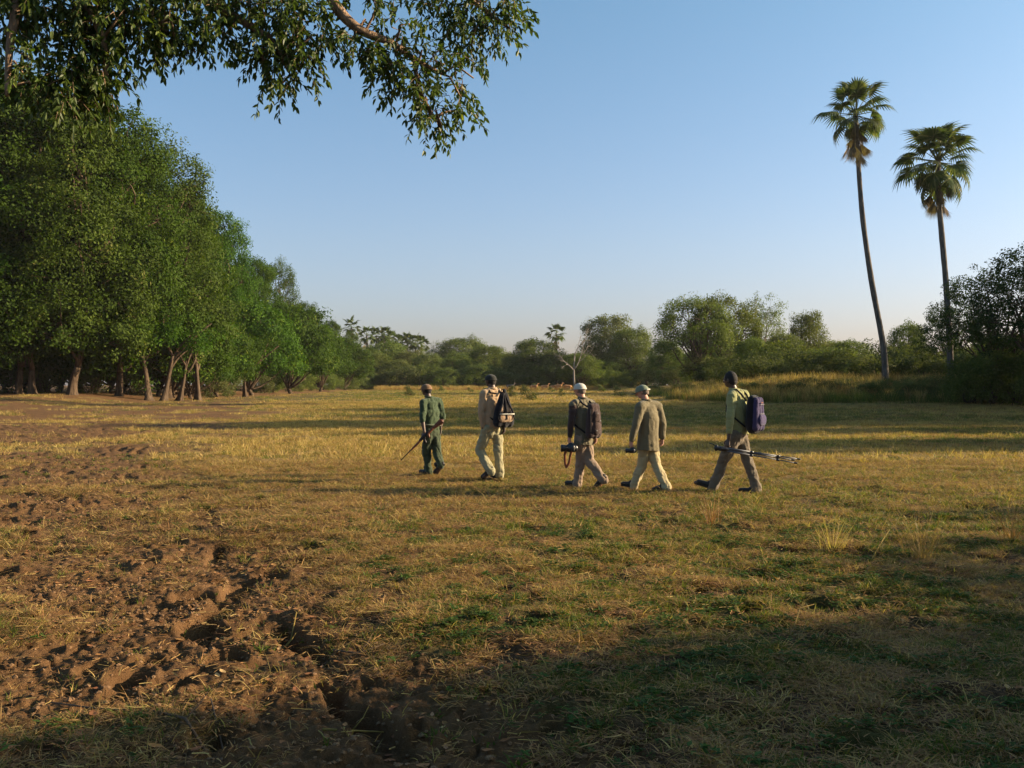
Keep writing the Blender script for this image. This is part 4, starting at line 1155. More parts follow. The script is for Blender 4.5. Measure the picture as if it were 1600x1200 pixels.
    # masses above the frame keep the crown whole
    for cx, cy, r, n, D in [(100, -60, 80, 30, 7.0), (250, -60, 80, 30, 7.2), (400, -60, 80, 26, 7.4), (560, -70, 70, 18, 7.7), (700, -60, 70, 18, 8.0), (-80, 30, 80, 34, 6.8), (-80, -60, 80, 30, 6.8)]:
        B(cx, cy, r, n, D)
    LV = []; LF = []; RN = []; big = []
    def leaf(p, d, nrm, L, rn):
        d = d / np.linalg.norm(d); s = np.cross(nrm, d); s /= (np.linalg.norm(s) + 1e-9); n2 = np.cross(d, s); W = L * .19
        b = len(LV)
        LV.extend([p, p + d * L * .35 + s * W + n2 * W * .45, p + d * L * .35 - s * W + n2 * W * .45, p + d * L * .72 + s * W * .75 + n2 * W * .3 - n2 * L * .04, p + d * L * .72 - s * W * .75 + n2 * W * .3 - n2 * L * .04, p + d * L - n2 * L * .10, p + d * L * .35, p + d * L * .72 - n2 * L * .04])
        LF.extend([(b, b + 6, b + 1, b + 1), (b, b + 2, b + 6, b + 6), (b + 6, b + 7, b + 3, b + 1), (b + 6, b + 2, b + 4, b + 7), (b + 7, b + 5, b + 3, b + 3), (b + 7, b + 4, b + 5, b + 5)])
        RN.extend([rn] * 6)
    O_ = np.array(O)
    for cx, cy, r, n, D in blobs:
        c = np.array(wp(cx, cy, D)); rm = r * (1.0 if cx < 330 else .86) / F * D
        k = min(range(len(LP)), key=lambda i: (LP[i] - Vector(c)).length_squared)
        a = LP[k]; mid = (a + Vector(c)) / 2 + Vector(rg.normal(size=3) * .06) + Vector((0, 0, .08))
        mb.tube([a - O, mid - O, Vector(c) - O], [.012, .009, .006], 6)
        n = int(n * (1.25 if cx < 330 else .95))
        for t in range(n):
            q = rg.normal(size=3); q /= np.linalg.norm(q); q *= rm * rg.random() ** .5 * np.array([1, 1.15, 1]); p0 = c + q - np.array([0, 0, -.08])
            d = q / (rm + 1e-6) * .7 + rg.normal(size=3) * .5; d[2] -= .35; d /= np.linalg.norm(d)
            L = rg.uniform(.14, .30); p = p0.copy(); tw = [p.copy()]
            nl = int(L / .019); side = rg.normal(size=3)
            clr = rg.random() * .5
            for i in range(nl):
                p = p + d * L / nl; d = d + np.array([0, 0, -.085]); d /= np.linalg.norm(d); tw.append(p.copy())
                side = np.cross(d, side); side /= np.linalg.norm(side)
                ld = d * .75 + side * .75 * (1 if i % 2 else -1) + np.array([0, 0, -.35]) + rg.normal(size=3) * .22
                leaf(p, ld, rg.normal(size=3) * .5 + np.array([0, 0, 1]), rg.uniform(.042, .078), min(1, clr + rg.random() * .5))
            leaf(p, d + rg.normal(size=3) * .15, np.array([0, 0, 1.]) + rg.normal(size=3) * .4, rg.uniform(.05, .08), rg.random())
            if t % 2 == 0:
                mb.tube([Vector(c) * .5 + Vector(p0) * .5 - O, Vector(tw[0]) - O, Vector(tw[len(tw) // 2]) - O, Vector(tw[-1]) - O], [.0035, .003, .0022, .001], 4, cap=False)
    link('trunk', mb.mesh('limbs'), M['bark_limb'], o)
    LVn = np.array(LV) - O_
    # triangles were padded: split them out
    tri = []; quad = []; rt = []; rq = []
    nl = len(LV) // 8
    LFa = np.array(LF).reshape(nl, 6, 4); RNa = np.array(RN).reshape(nl, 6)
    # 300 leaves at the outer, lower edge are single objects; the rest is one mass
    P0 = LVn.reshape(nl, 8, 3)[:, 0]
    wx = P0[:, 0] + O_[0]; wy = P0[:, 1] + O_[1]; wz = P0[:, 2] + O_[2]
    py = HZ - (wz - CAMZ) / wy * F; pxx = wx / wy * F + 800
    inside = (pxx > 5) & (pxx < 830) & (py > 5)
    order = np.argsort(-np.where(inside, np.linalg.norm(LVn.reshape(nl, 8, 3)[:, 5] - P0, axis=1) / wy, -1))
    solo = set(order[:300].tolist())
    keep = np.array([i for i in range(nl) if i not in solo])
    Fk = LFa[keep]; Rk = RNa[keep]
    T4 = Fk[:, [2, 3]].reshape(-1, 4); T3 = Fk[:, [0, 1, 4, 5]].reshape(-1, 4)
    # triangle rows: drop the doubled index
    T3 = T3[:, :3]
    Q2 = np.concatenate([T4[:, [0, 1, 2]], T4[:, [0, 2, 3]]]); rr = np.concatenate([Rk[:, [2, 3]].ravel()] * 2 + [Rk[:, [0, 1, 4, 5]].ravel()])
    TT = np.concatenate([Q2, T3])
    used, inv = np.unique(TT, return_inverse=True)
    me = fast_mesh('foliage', LVn[used], inv.reshape(-1, 3), face_attr={'rnd': rr})
    f = link('foliage', me, M['leaf_near'], o); tag(f, kind='stuff')
    # one shared leaf mesh for the single leaves
    Lm = .075; W = Lm * .19
    Vl = [(0, 0, 0), (.35 * Lm, W, W * .45), (.35 * Lm, -W, W * .45), (.72 * Lm, W * .75, W * .3 - Lm * .04), (.72 * Lm, -W * .75, W * .3 - Lm * .04), (Lm, 0, -.1 * Lm), (.35 * Lm, 0, 0), (.72 * Lm, 0, -.04 * Lm)]
    lm = bpy.data.meshes.new('leaf'); lm.from_pydata(Vl, [], [(0, 6, 1), (0, 2, 6), (6, 7, 3, 1), (6, 2, 4, 7), (7, 5, 3), (7, 4, 5)]); lm.materials.append(M['leaf_near'])
    a_ = lm.attributes.new('rnd', 'FLOAT', 'FACE'); a_.data.foreach_set('value', np.full(6, .6, dtype=np.float32))
    G = LVn.reshape(nl, 8, 3)
    for i in sorted(solo):
        p = G[i]; d = p[5] - p[0]; L = np.linalg.norm(d); x = d / L; y = p[1] - p[2]; y = y - x * y.dot(x); y /= np.linalg.norm(y); z = np.cross(x, y)
        q = link('leaf', lm, None, o)
        q.matrix_local = Matrix.Translation(Vector(p[0])) @ Matrix(((x[0], y[0], z[0], 0), (x[1], y[1], z[1], 0), (x[2], y[2], z[2], 0), (0, 0, 0, 1))) @ Matrix.Scale(L / Lm, 4)
    return o
overhang()
# ------------------------------------------------------------------ people
def refine(mb, name, voxel, smooth=4, decimate=1.0, wrinkle=0.0, seed=0, wf=9.0):
    me0 = mb.mesh('raw')
    ob = bpy.data.objects.new('raw', me0); COL.objects.link(ob)
    r = ob.modifiers.new('r', 'REMESH'); r.mode = 'VOXEL'; r.voxel_size = voxel; r.use_smooth_shade = True
    if smooth:
        s = ob.modifiers.new('s', 'SMOOTH'); s.factor = .5; s.iterations = smooth
    dg = bpy.context.evaluated_depsgraph_get()
    me = bpy.data.meshes.new_from_object(ob.evaluated_get(dg))
    me.name = name
    if wrinkle:
        n = len(me.vertices); co = np.zeros(n * 3); me.vertices.foreach_get('co', co); co = co.reshape(-1, 3)
        nr = np.zeros(n * 3, dtype=np.float32); me.vertices.foreach_get('normal', nr); nr = nr.reshape(-1, 3)
        a = co[:, 0] + .7 * co[:, 1]; b = co[:, 2]
        w = np.abs(fbm(a * wf + b * wf * .5, b * wf * .9 - a * wf * .4, seed, 3) - .5) * 2
        w2 = fbm(a * wf * 2.2, b * wf * .9, seed + 9, 2) - .5
        w3 = np.abs(vnoise(a * wf * .8 + 5, b * wf * 3.0, seed + 3) - .5)
        d = (-(.35 - w).clip(0, 1) * 1.9 + w2 * 1.3 + w3 * .6) * wrinkle
        co = co + nr * d[:, None]
        me.vertices.foreach_set('co', co.ravel()); me.update()
    if decimate < 1.0:
        ob2 = bpy.data.objects.new('raw2', me); COL.objects.link(ob2)
        dm = ob2.modifiers.new('d', 'DECIMATE'); dm.ratio = decimate
        dg = bpy.context.evaluated_depsgraph_get()
        m2 = bpy.data.meshes.new_from_object(ob2.evaluated_get(dg)); m2.name = name
        bpy.data.objects.remove(ob2); bpy.data.meshes.remove(me); me = m2
    bpy.data.objects.remove(ob); bpy.data.meshes.remove(me0)
    me.polygons.foreach_set('use_smooth', [True] * len(me.polygons))
    return me

M['skin_dark'] = plain('skin_dark', (.075, .042, .028), .5, .15, spec=.4)
M['skin_light'] = plain('skin_light', (.46, .22, .145), .55, .15, spec=.3)
M['hair_black'] = plain('hair_black', (.018, .015, .013), .8, .3, 90, .5, 200)
M['hair_grey'] = plain('hair_grey', (.16, .12, .09), .8, .3, 90, .5, 200)
M['eye'] = plain('eye', (.6, .57, .52), .3, .02)
def cloth(name, c, var=.12): return plain(name, c, .92, var, 5, .35, 220, spec=.15, sheen=.15)
M['green_shirt'] = cloth('green_shirt', (0.039, 0.057, 0.027)); M['green_trousers'] = cloth('green_trousers', (0.041, 0.053, 0.027)); M['belt_green'] = cloth('belt_green', (0.087, 0.101, 0.057))
M['boot'] = plain('boot', (.022, .018, .015), .6, .3, 20); M['sole'] = plain('sole', (.03, .026, .022), .9)
M['cap_brown'] = cloth('cap_brown', (0.161, 0.094, 0.050), .35); M['cap_dark'] = cloth('cap_dark', (0.023, 0.023, 0.019)); M['cap_white'] = cloth('cap_white', (0.496, 0.456, 0.376), .06)
M['cap_sage'] = cloth('cap_sage', (0.161, 0.181, 0.120)); M['white_strap'] = cloth('white_strap', (0.456, 0.429, 0.349))
M['tan_shirt'] = cloth('tan_shirt', (0.362, 0.242, 0.141)); M['cream_trousers'] = cloth('cream_trousers', (0.268, 0.235, 0.134))
M['khaki_vest'] = cloth('khaki_vest', (0.134, 0.114, 0.071)); M['brown_sleeve'] = cloth('brown_sleeve', (0.050, 0.030, 0.024)); M['stone_trousers'] = cloth('stone_trousers', (0.228, 0.161, 0.111))
M['olive_jacket'] = cloth('olive_jacket', (0.141, 0.114, 0.064)); M['sand_trousers'] = cloth('sand_trousers', (0.369, 0.295, 0.161))
M['lime_shirt'] = cloth('lime_shirt', (.24, .235, .10)); M['taupe_trousers'] = cloth('taupe_trousers', (0.134, 0.104, 0.071))
M['black_cloth'] = cloth('black_cloth', (0.012, 0.010, 0.012)); M['purple_cloth'] = cloth('purple_cloth', (.048, .036, .085)); M['brown_pack'] = cloth('brown_pack', (0.057, 0.035, 0.030))
M['pack_tan'] = cloth('pack_tan', (0.335, 0.221, 0.134)); M['grey_trim'] = cloth('grey_trim', (0.201, 0.187, 0.175))
M['wood'] = plain('stock_wood', (.13, .040, .018), .45, .3, 14); M['gun_metal'] = plain('gun_metal', (.03, .026, .026), .4, .2, metal=.6)
M['black_plastic'] = plain('black_plastic', (.014, .014, .016), .35, .2, spec=.5); M['alu'] = plain('aluminium', (.11, .11, .12), .55, .05, metal=.3)
M['orange_strap'] = cloth('orange_strap', (0.201, 0.067, 0.030)); M['glass'] = plain('lens_glass', (.01, .012, .02), .08, 0, spec=.8)

def person(P, skin, mats, label, group='walkers in single file', cap=None, sleeve='long', coat=False, vest=False, bag_hem=.0, boots=False):
    """P: dict of joints as (column, row, depth offset) measured on the photo, turned into metres round the standing point"""
    px0, gy = P['foot']; X0, D = pix(px0, gy); k = F / D
    zg = gz(X0, D)
    def J(q): return Vector(((q[0] - px0) / k, q[2] if len(q) > 2 else 0.0, (gy - q[1]) / k))
    j = {n: J(q) for n, q in P.items() if n != 'foot' and isinstance(q, tuple)}
    th = R(P['theta']); fw = Vector((-math.cos(th), math.sin(th), 0)); lf = Vector((-math.sin(th), -math.cos(th), 0)); up = Vector((0, 0, 1))
    s = P.get('s', 1.0)
    o = empty('person', (X0, D, zg)); tag(o, label, 'person', group)
    neck = j['neck']; hd = j['head']; hipc = (j['hipL'] + j['hipR']) / 2; shc = (j['shL'] + j['shR']) / 2
    lk = R(P.get('look', P['theta'])); hf = Vector((-math.cos(lk), math.sin(lk), P.get('tilt', -.12) if isinstance(P.get('tilt', -.12), float) else 0)).normalized(); hl = up.cross(hf).normalized(); hu = hf.cross(hl).normalized()
    # ---- body (one surface)
    b = MB()
    b.ell(hd, hf * .098 * s, hl * .076 * s, hu * (.112 if not cap else .098) * s)
    b.ell(hd + hf * .030 * s - hu * .055 * s, hf * .062 * s, hl * .056 * s, hu * .055 * s)
    b.ell(hd + hf * .102 * s - hu * .018 * s, hf * .020 * s, hl * .014 * s, hu * .026 * s, 8, 6)          # nose
    b.ell(hd + hf * .083 * s - hu * .060 * s, hf * .016 * s, hl * .026 * s, hu * .010 * s, 8, 6)          # lips
    for sd in (1, -1):
        b.ell(hd + hl * .078 * s * sd - hu * .012 * s - hf * .005, hf * .018 * s, hl * .010 * s, hu * .032 * s, 8, 6)   # ears
        b.ell(hd + hf * .082 * s + hl * .032 * s * sd + hu * .016 * s, hf * .016 * s, hl * .024 * s, hu * .008 * s, 8, 6)  # brows
    b.cap(neck - up * .03, hd - hf * .02 - up * .06 * s, .058 * s, .055 * s)
    b.cap(hipc, shc - up * .14, .135 * s, .15 * s, lf, 1.0, .68)
    b.cap(shc - up * .14, shc - up * .07, .16 * s, .12 * s, lf, 1.0, .66)
    for sd in 'LR':
        b.cap(neck - up * .04, j['sh' + sd], .055 * s, .055 * s)
        b.cap(j['sh' + sd], j['el' + sd], .052 * s, .040 * s); b.cap(j['el' + sd], j['wr' + sd], .040 * s, .027 * s)
        b.cap(j['hip' + sd], j['kn' + sd], .088 * s, .056 * s); b.cap(j['kn' + sd], j['an' + sd], .056 * s, .038 * s)
        b.cap(j['an' + sd] - up * .03, j['toe' + sd] + up * .035, .036 * s, .028 * s)
        # hand
        w = j['wr' + sd]; tip = j['tip' + sd]; hdn = (tip - w); Lh = .185 * s; hdn = hdn.normalized()
        pn = lf * (1 if sd == 'L' else -1); pn = (pn - hdn * pn.dot(hdn)).normalized(); ac = hdn.cross(pn).normalized()   # pn: back of the hand, ac: across
        if ac.dot(fw) < 0: ac = -ac
        pal = w + hdn * .09 * s
        b.cap(w, pal, .026 * s, .036 * s, ac, 1.0, .48)
        for fi, (a_, L_) in enumerate([(.030, .075), (.010, .085), (-.010, .080), (-.029, .062)]):
            r0 = .0092 * s; p0 = pal + ac * a_ * s - hdn * .005; cl = P.get('curl' + sd, .55)
            d1 = (hdn * math.cos(cl * .5) - pn * math.sin(cl * .5)); d2 = (hdn * math.cos(cl * 1.5) - pn * math.sin(cl * 1.5)); d3 = (hdn * math.cos(cl * 2.3) - pn * math.sin(cl * 2.3))
            spread = ac * a_ * .8
            p1 = p0 + (d1 + spread) * L_ * .45 * s; p2 = p1 + d2 * L_ * .32 * s; p3 = p2 + d3 * L_ * .25 * s
            b.cap(p0, p1, r0, r0 * .95, n=8); b.cap(p1, p2, r0 * .95, r0 * .88, n=8); b.cap(p2, p3, r0 * .88, r0 * .75, n=8)
        t0 = w + hdn * .03 * s + ac * .022 * s; t1 = t0 + (ac * .75 + hdn * .7 - pn * .2).normalized() * .042 * s; t2 = t1 + (hdn * .9 + ac * .15 - pn * .4).normalized() * .032 * s
        b.cap(t0, t1, .013 * s, .0105 * s, n=8); b.cap(t1, t2, .0105 * s, .0085 * s, n=8)
    link('body', refine(b, 'body', .0058, 2, .30), M[skin], o)
    for sd in (1, -1):
        e = MB(); e.ell(Vector(), Vector((.010, 0, 0)), Vector((0, .010, 0)), Vector((0, 0, .010)), 8, 6)
        link('eye', e.mesh('eye'), M['eye'], o, hd + hf * .086 * s + hl * .030 * s * sd + hu * .003 * s)
    # ---- shirt / jacket
    t = MB(); g = .016; hem = hipc - up * (.02 + bag_hem) * s
    t.cap(hipc + up * .10, shc - up * .16, (.148 + g) * s, (.160 + g) * s, lf, 1.0, .70)
    t.cap(shc - up * .18, shc - up * .075, (.168 + g) * s, (.140 + g) * s, lf, 1.0, .66)
    t.cap(neck - up * .05, neck - up * .015, .075 * s, .062 * s)
    if coat:
        t.cap(hipc + up * .12, hem - up * .06, .172 * s, .205 * s, lf, 1.02, .86); t.cap(shc - up * .2, hem + up * .0, .18 * s, .185 * s, lf, 1.0, .80)
    else:
        t.cap(hipc + up * .12, hem + up * (.0 if vest else .06), .155 * s, (.180 if vest else .160) * s, lf, 1.0, .76)
    st = MB() if vest else t
    for sd in 'LR':
        t.cap(neck - up * .055, j['sh' + sd] - up * .005, .076 * s, (.078 + (.01 if coat else 0)) * s)
        a, e, w = j['sh' + sd], j['el' + sd], j['wr' + sd]; ex = .008 if coat else 0
        st.cap(a, e, (.074 + ex) * s, (.058 + ex) * s)
        if sleeve == 'long': st.cap(e, w.lerp(e, .04), (.056 + ex) * s, (.043 + ex) * s)
        else: st.cap(a, e.lerp(a, .0), .070 * s, .064 * s)
    # trim the hem flat by clipping below
    me = refine(t, 'shirt', .0105, 3, 1.0, .010 if coat else .015, 5 + int(px0), 5.5 if coat else 8.0)
    nm = 'jacket' if coat else ('vest' if vest else 'shirt')
    import bmesh
    bm = bmesh.new(); bm.from_mesh(me)
    cutz = (hem.z - .015) if (coat or vest) else (hipc.z + .015)
    if coat or vest or not mats.get('belt'):
        bmesh.ops.bisect_plane(bm, geom=bm.verts[:] + bm.edges[:] + bm.faces[:], plane_co=Vector((0, 0, cutz)), plane_no=Vector((.06, .02, 1)), clear_inner=True)
        bd_ = [e for e in bm.edges if e.is_boundary and abs(e.verts[0].co.z - cutz) < .05]
        ex_ = bmesh.ops.extrude_edge_only(bm, edges=bd_)['geom']
        for v in ex_:
            if isinstance(v, bmesh.types.BMVert): v.co += Vector(((hipc.x - v.co.x) * .08, (hipc.y - v.co.y) * .08, .012))
    bm.to_mesh(me); bm.free(); me.polygons.foreach_set('use_smooth', [True] * len(me.polygons))
    link(nm, me, M[mats['top']], o)
    if vest: link('sleeves', refine(st, 'sleeves', .0105, 3, 1.0, .016, 3, 9.0), M[mats['sleeve']], o)
    # collar
    c = MB(); q = []
    for i in range(13):
        a = 2 * math.pi * i / 12; q.append(neck + up * (.006 + .008 * math.cos(a)) + (fw * math.cos(a) + lf * math.sin(a)) * .066 * s)
    c.tube(q, .017 * s, 8, cap=False); link('collar', c.mesh('collar'), M[mats['top']], o)
    # ---- trousers
    t = MB()
    t.cap(hipc - up * .01, hipc + up * .09, .160 * s, .150 * s, lf, 1.0, .72)
    for sd in 'LR':
        h, kn, an = j['hip' + sd], j['kn' + sd], j['an' + sd]
        d = (an - kn).normalized(); low = an + d * (.0 if boots else .035)
        t.cap(h, kn, .103 * s, .082 * s); t.cap(kn, low, .080 * s, .074 * s if not boots else .064 * s)
        t.cap(low - d * .06, low + d * .01, .078 * s, .078 * s)
    link('trousers', refine(t, 'trousers', .0105, 3, 1.0, .018, 40 + int(px0), 6.5), M[mats['legs']], o)
    if mats.get('belt'):
        t = MB(); q = []
        for i in range(17):
            a = 2 * math.pi * i / 16; q.append(hipc + up * .115 + fw * math.cos(a) * .128 * s + lf * math.sin(a) * .180 * s)
        t.tube(q, .022 * s, 8, cap=False); link('belt', t.mesh('belt'), M[mats['belt']], o)
    # ---- shoes
    for sd in 'LR':
        an = j['an' + sd]; toe = j['toe' + sd]; heel = j['heel' + sd] if ('heel' + sd) in j else None
        if heel is None:
            fd = (toe - an); fd.z = 0; fd = fd.normalized() if fd.length > .01 else fw; heel = Vector((an.x, an.y, toe.z)) - fd * .05
        ax = (toe - heel).normalized(); L = .31 * s; side = ax.cross(up).normalized(); nu = side.cross(ax).normalized()
        if ('heel' + sd) in j: heel = an - nu * .075 - ax * .06
        heel = heel + up * .022
        toe2 = heel + ax * L
        t = MB(); t.cap(heel + ax * .045 + nu * .05, heel + ax * .12 + nu * .054, .050 * s, .052 * s, side, .92, 1.1)
        t.cap(heel + ax * .12 + nu * .045, toe2 - ax * .045 + nu * .042, .050 * s, .045 * s, side, 1.05, .78)
        t.cap(heel + ax * .055 + nu * .06, an + (an - heel).normalized() * (.10 if boots else .0), .047 * s, (.052 if boots else .040) * s)
        sh = link('shoe' if not boots else 'boot', refine(t, 'shoe', .008, 3, 1.0), M[mats['shoe']], o)
        t = MB(); n_ = 12; V = []
        for lvl in (0, .022):
            for i in range(n_ * 2):
                a = math.pi * i / n_; u_ = math.cos(a); v_ = math.sin(a)
                V.append(heel + ax * (L * .5 + u_ * L * .5) + side * v_ * .047 * s * (1 - .12 * (u_ < -.2)) + nu * lvl)
        m_ = n_ * 2; t.add(V, [tuple(range(m_ - 1, -1, -1)), tuple(m_ + i for i in range(m_))] + [(i, (i + 1) % m_, m_ + (i + 1) % m_, m_ + i) for i in range(m_)])
        link('sole', t.mesh('sole', False), M['sole'], sh)
    # ---- hair and cap
    t = MB(); hc = hd + hu * (.012 if not cap else -.004) * s - hf * .012 * s
    t.ell(hc, hf * .100 * s, hl * (.083 if not cap else .080) * s, hu * (.112 if not cap else .085) * s); t.ell(hd - hf * .045 * s - hu * .03 * s, hf * .058 * s, hl * .066 * s, hu * .07 * s)
    hair = t.mesh('hair')
    # keep only the scalp: drop faces on the face side
    import bmesh
    bm = bmesh.new(); bm.from_mesh(hair)
    kill = [f for f in bm.faces if (Vector(f.calc_center_median()) - hd).dot(hf) > .045 * s and (Vector(f.calc_center_median()) - hd).dot(hu) < .075 * s or (Vector(f.calc_center_median()) - hd).dot(hu) < (-.075) * s]
    bmesh.ops.delete(bm, geom=kill, context='FACES'); bm.to_mesh(hair); bm.free()
    link('hair', hair, M[mats['hair']], o)
    if cap:
        t = MB(); cc = hd + hu * .030 * s - hf * .006 * s; V = []; Fq = []; nu_, nv_ = 20, 7
        for jn in range(nv_):
            e = math.pi / 2 * jn / (nv_ - 1)
            for i in range(nu_):
                a = 2 * math.pi * i / nu_; r = math.cos(e) ** .72
                V.append(cc + hf * math.cos(a) * r * .110 * s + hl * math.sin(a) * r * .094 * s + hu * (math.sin(e) ** .9 * .090 - .022 - .018 * (1 - math.cos(a)) * .5 * math.cos(e)) * s)
        for jn in range(nv_ - 1):
            for i in range(nu_): Fq.append((jn * nu_ + i, jn * nu_ + (i + 1) % nu_, (jn + 1) * nu_ + (i + 1) % nu_, (jn + 1) * nu_ + i))
        t.add(V, Fq)
        # band
        q = [cc + hf * math.cos(2 * math.pi * i / 20) * .111 * s + hl * math.sin(2 * math.pi * i / 20) * .095 * s - hu * (.020 + .009 * (1 - math.cos(2 * math.pi * i / 20))) * s for i in range(21)]
        t.tube(q, .0065 * s, 6, cap=False); t.ell(cc + hu * .069 * s, hf * .007, hl * .007, hu * .004, 6, 4)
        cp = link('cap', t.mesh('cap'), M[cap], o)
        t = MB(); bd = hf if not P.get('capback') else -hf
        t.ell(cc + bd * .122 * s - hu * .024 * s, bd * .068 * s, hl * .080 * s, hu * .007 * s, 16, 6)
        link('brim', t.mesh('brim'), M[cap], cp)
        if mats.get('capstrap'):
            t = MB(); q = [cc + hf * math.cos(a) * .117 * s + hl * math.sin(a) * .101 * s - hu * (.024 + .012 * (1 - math.cos(a))) * s for a in [math.pi * (.72 + .56 * i / 8) for i in range(9)]]
            t.tube(q, .011 * s, 6); link('strap', t.mesh('strap'), M[mats['capstrap']], cp)
    return dict(o=o, j=j, fw=fw, lf=lf, up=up, k=k, J=J, base=Vector((X0, D, zg)), shc=shc, hipc=hipc, s=s, neck=neck)

P1 = person(dict(foot=(680, 742), theta=42, look=35, head=(666, 607.5, .02), neck=(670, 619.5, 0), shL=(662.5, 628, -.13), shR=(685, 627, .13), elL=(662, 655, -.24), wrL=(665, 673, -.27), tipL=(662, 683, -.26),
    elR=(691, 651, .10), wrR=(688, 668, .06), tipR=(687, 682, .03), hipL=(670.5, 673, -.06), hipR=(679, 673, .06), knL=(666, 708, .02), anL=(670, 736, .02), toeL=(659, 742, .14), knR=(683, 706, -.02), anR=(690, 724, -.16), toeR=(683, 742, -.10), heelR=(698, 727, -.22), curlL=1.0),
    'skin_dark', dict(top='green_shirt', legs='green_trousers', shoe='boot', hair='hair_black', belt='belt_green'), 'person in dark green uniform and brown cap leading the file with a rifle', cap='cap_brown', sleeve='short', boots=True)
P2 = person(dict(foot=(775, 750), theta=60, look=45, head=(766.5, 594.5, .03), neck=(769.5, 607.5, 0), shL=(756, 616, -.09), shR=(784, 616, .09), elL=(751.5, 643, -.13), wrL=(755, 669, -.10), tipL=(755, 683, -.06),
    elR=(792, 643, .09), wrR=(788, 666, .02), tipR=(787, 680, 0), hipL=(762, 671, -.05), hipR=(776, 671, .05), knL=(749, 704, .06), anL=(766, 733, -.12), toeL=(756, 748, -.06), heelL=(771, 735, -.2), knR=(779, 707, .05), anR=(781, 741, .05), toeR=(771, 750, .2), s=1.04),
    'skin_dark', dict(top='tan_shirt', legs='cream_trousers', shoe='boot', hair='hair_black'), 'person in peach shirt, cream trousers and dark cap, second in the file', cap='cap_dark')
P3 = person(dict(foot=(913, 762), theta=52, look=40, head=(906, 608, .02), neck=(910, 621.5, 0), shL=(895.5, 632, -.11), shR=(925, 631, .11), elL=(892, 659, -.17), wrL=(889.5, 681, -.15), tipL=(889, 695, -.12),
    elR=(934, 660, .08), wrR=(930.5, 680, .04), tipR=(931, 695, .02), hipL=(907, 684, -.05), hipR=(917, 684, .06), knL=(907, 722, .03), anL=(903, 754, .05), toeL=(890, 762, .17), knR=(920, 720, -.02), anR=(939, 745, -.14), toeR=(936, 762, -.10), heelR=(948, 746, -.2), curlL=1.0),
    'skin_light', dict(top='khaki_vest', sleeve='brown_sleeve', legs='stone_trousers', shoe='boot', hair='hair_grey'), 'person in white cap and khaki vest over brown sleeves, third in the file', cap='cap_white', vest=True, bag_hem=.08)
P4 = person(dict(foot=(1012, 766), theta=50, look=22, tilt=-.4, head=(1003.5, 611, .03), neck=(1010, 625, 0), shL=(998.5, 636, -.12), shR=(1029, 635, .12), elL=(991.5, 665, -.17), wrL=(986, 686, -.14), tipL=(984, 699, -.12),
    elR=(1037, 664, .09), wrR=(1036, 684, .05), tipR=(1034, 699, .02), hipL=(1007, 690, -.05), hipR=(1018, 690, .06), knL=(1004, 727, .04), anL=(993, 756, .08), toeL=(981, 764, .18), knR=(1025, 727, -.02), anR=(1038, 757, -.14), toeR=(1023, 769, -.08), heelR=(1045, 762, -.2), curlL=.9),
    'skin_light', dict(top='olive_jacket', legs='sand_trousers', shoe='boot', hair='hair_grey', capstrap='white_strap'), 'person in long olive jacket and sage cap looking down, fourth in the file', cap='cap_sage', coat=True, bag_hem=.10)
P5 = person(dict(foot=(1150, 769), theta=35, look=42, head=(1141.5, 590.5, .02), neck=(1147, 606, 0), shL=(1139.5, 617, -.14), shR=(1166, 614, .14), elL=(1136, 652, -.24), wrL=(1133, 681, -.25), tipL=(1130, 694, -.26),
    elR=(1174, 652, .12), wrR=(1168, 680, .1), tipR=(1166, 694, .08), hipL=(1148, 677, -.08), hipR=(1158, 676, .08), knL=(1130, 718, .03), anL=(1117, 757, .09), toeL=(1091, 757, .22), heelL=(1122, 767, .08), knR=(1168, 716, 0), anR=(1180, 759, -.06), toeR=(1157, 770, .06), s=1.06, curlL=1.0),
    'skin_dark', dict(top='lime_shirt', legs='taupe_trousers', shoe='boot', hair='hair_black'), 'bareheaded person in lime shirt and taupe trousers, last in the file')

# ------------------------------------------------------------------ what they carry
def strap_loop(b, p, off, sd, r=.012):
    """shoulder strap over one shoulder"""
    fw, lf, up = p['fw'], p['lf'], p['up']; sh = p['shc'] + lf * sd * .095 * p['s']; s = p['s']
    return [off['top'] + lf * sd * .06, sh - fw * .095 * s + up * .02, sh - fw * .02 + up * .090 * s, sh + fw * .085 * s + up * .035 * s, sh + fw * .128 * s - up * .10, sh + lf * sd * .05 + fw * .115 * s - up * .24, sh + lf * sd * .085 + fw * .0 - up * .32, off['bot'] + lf * sd * .10]

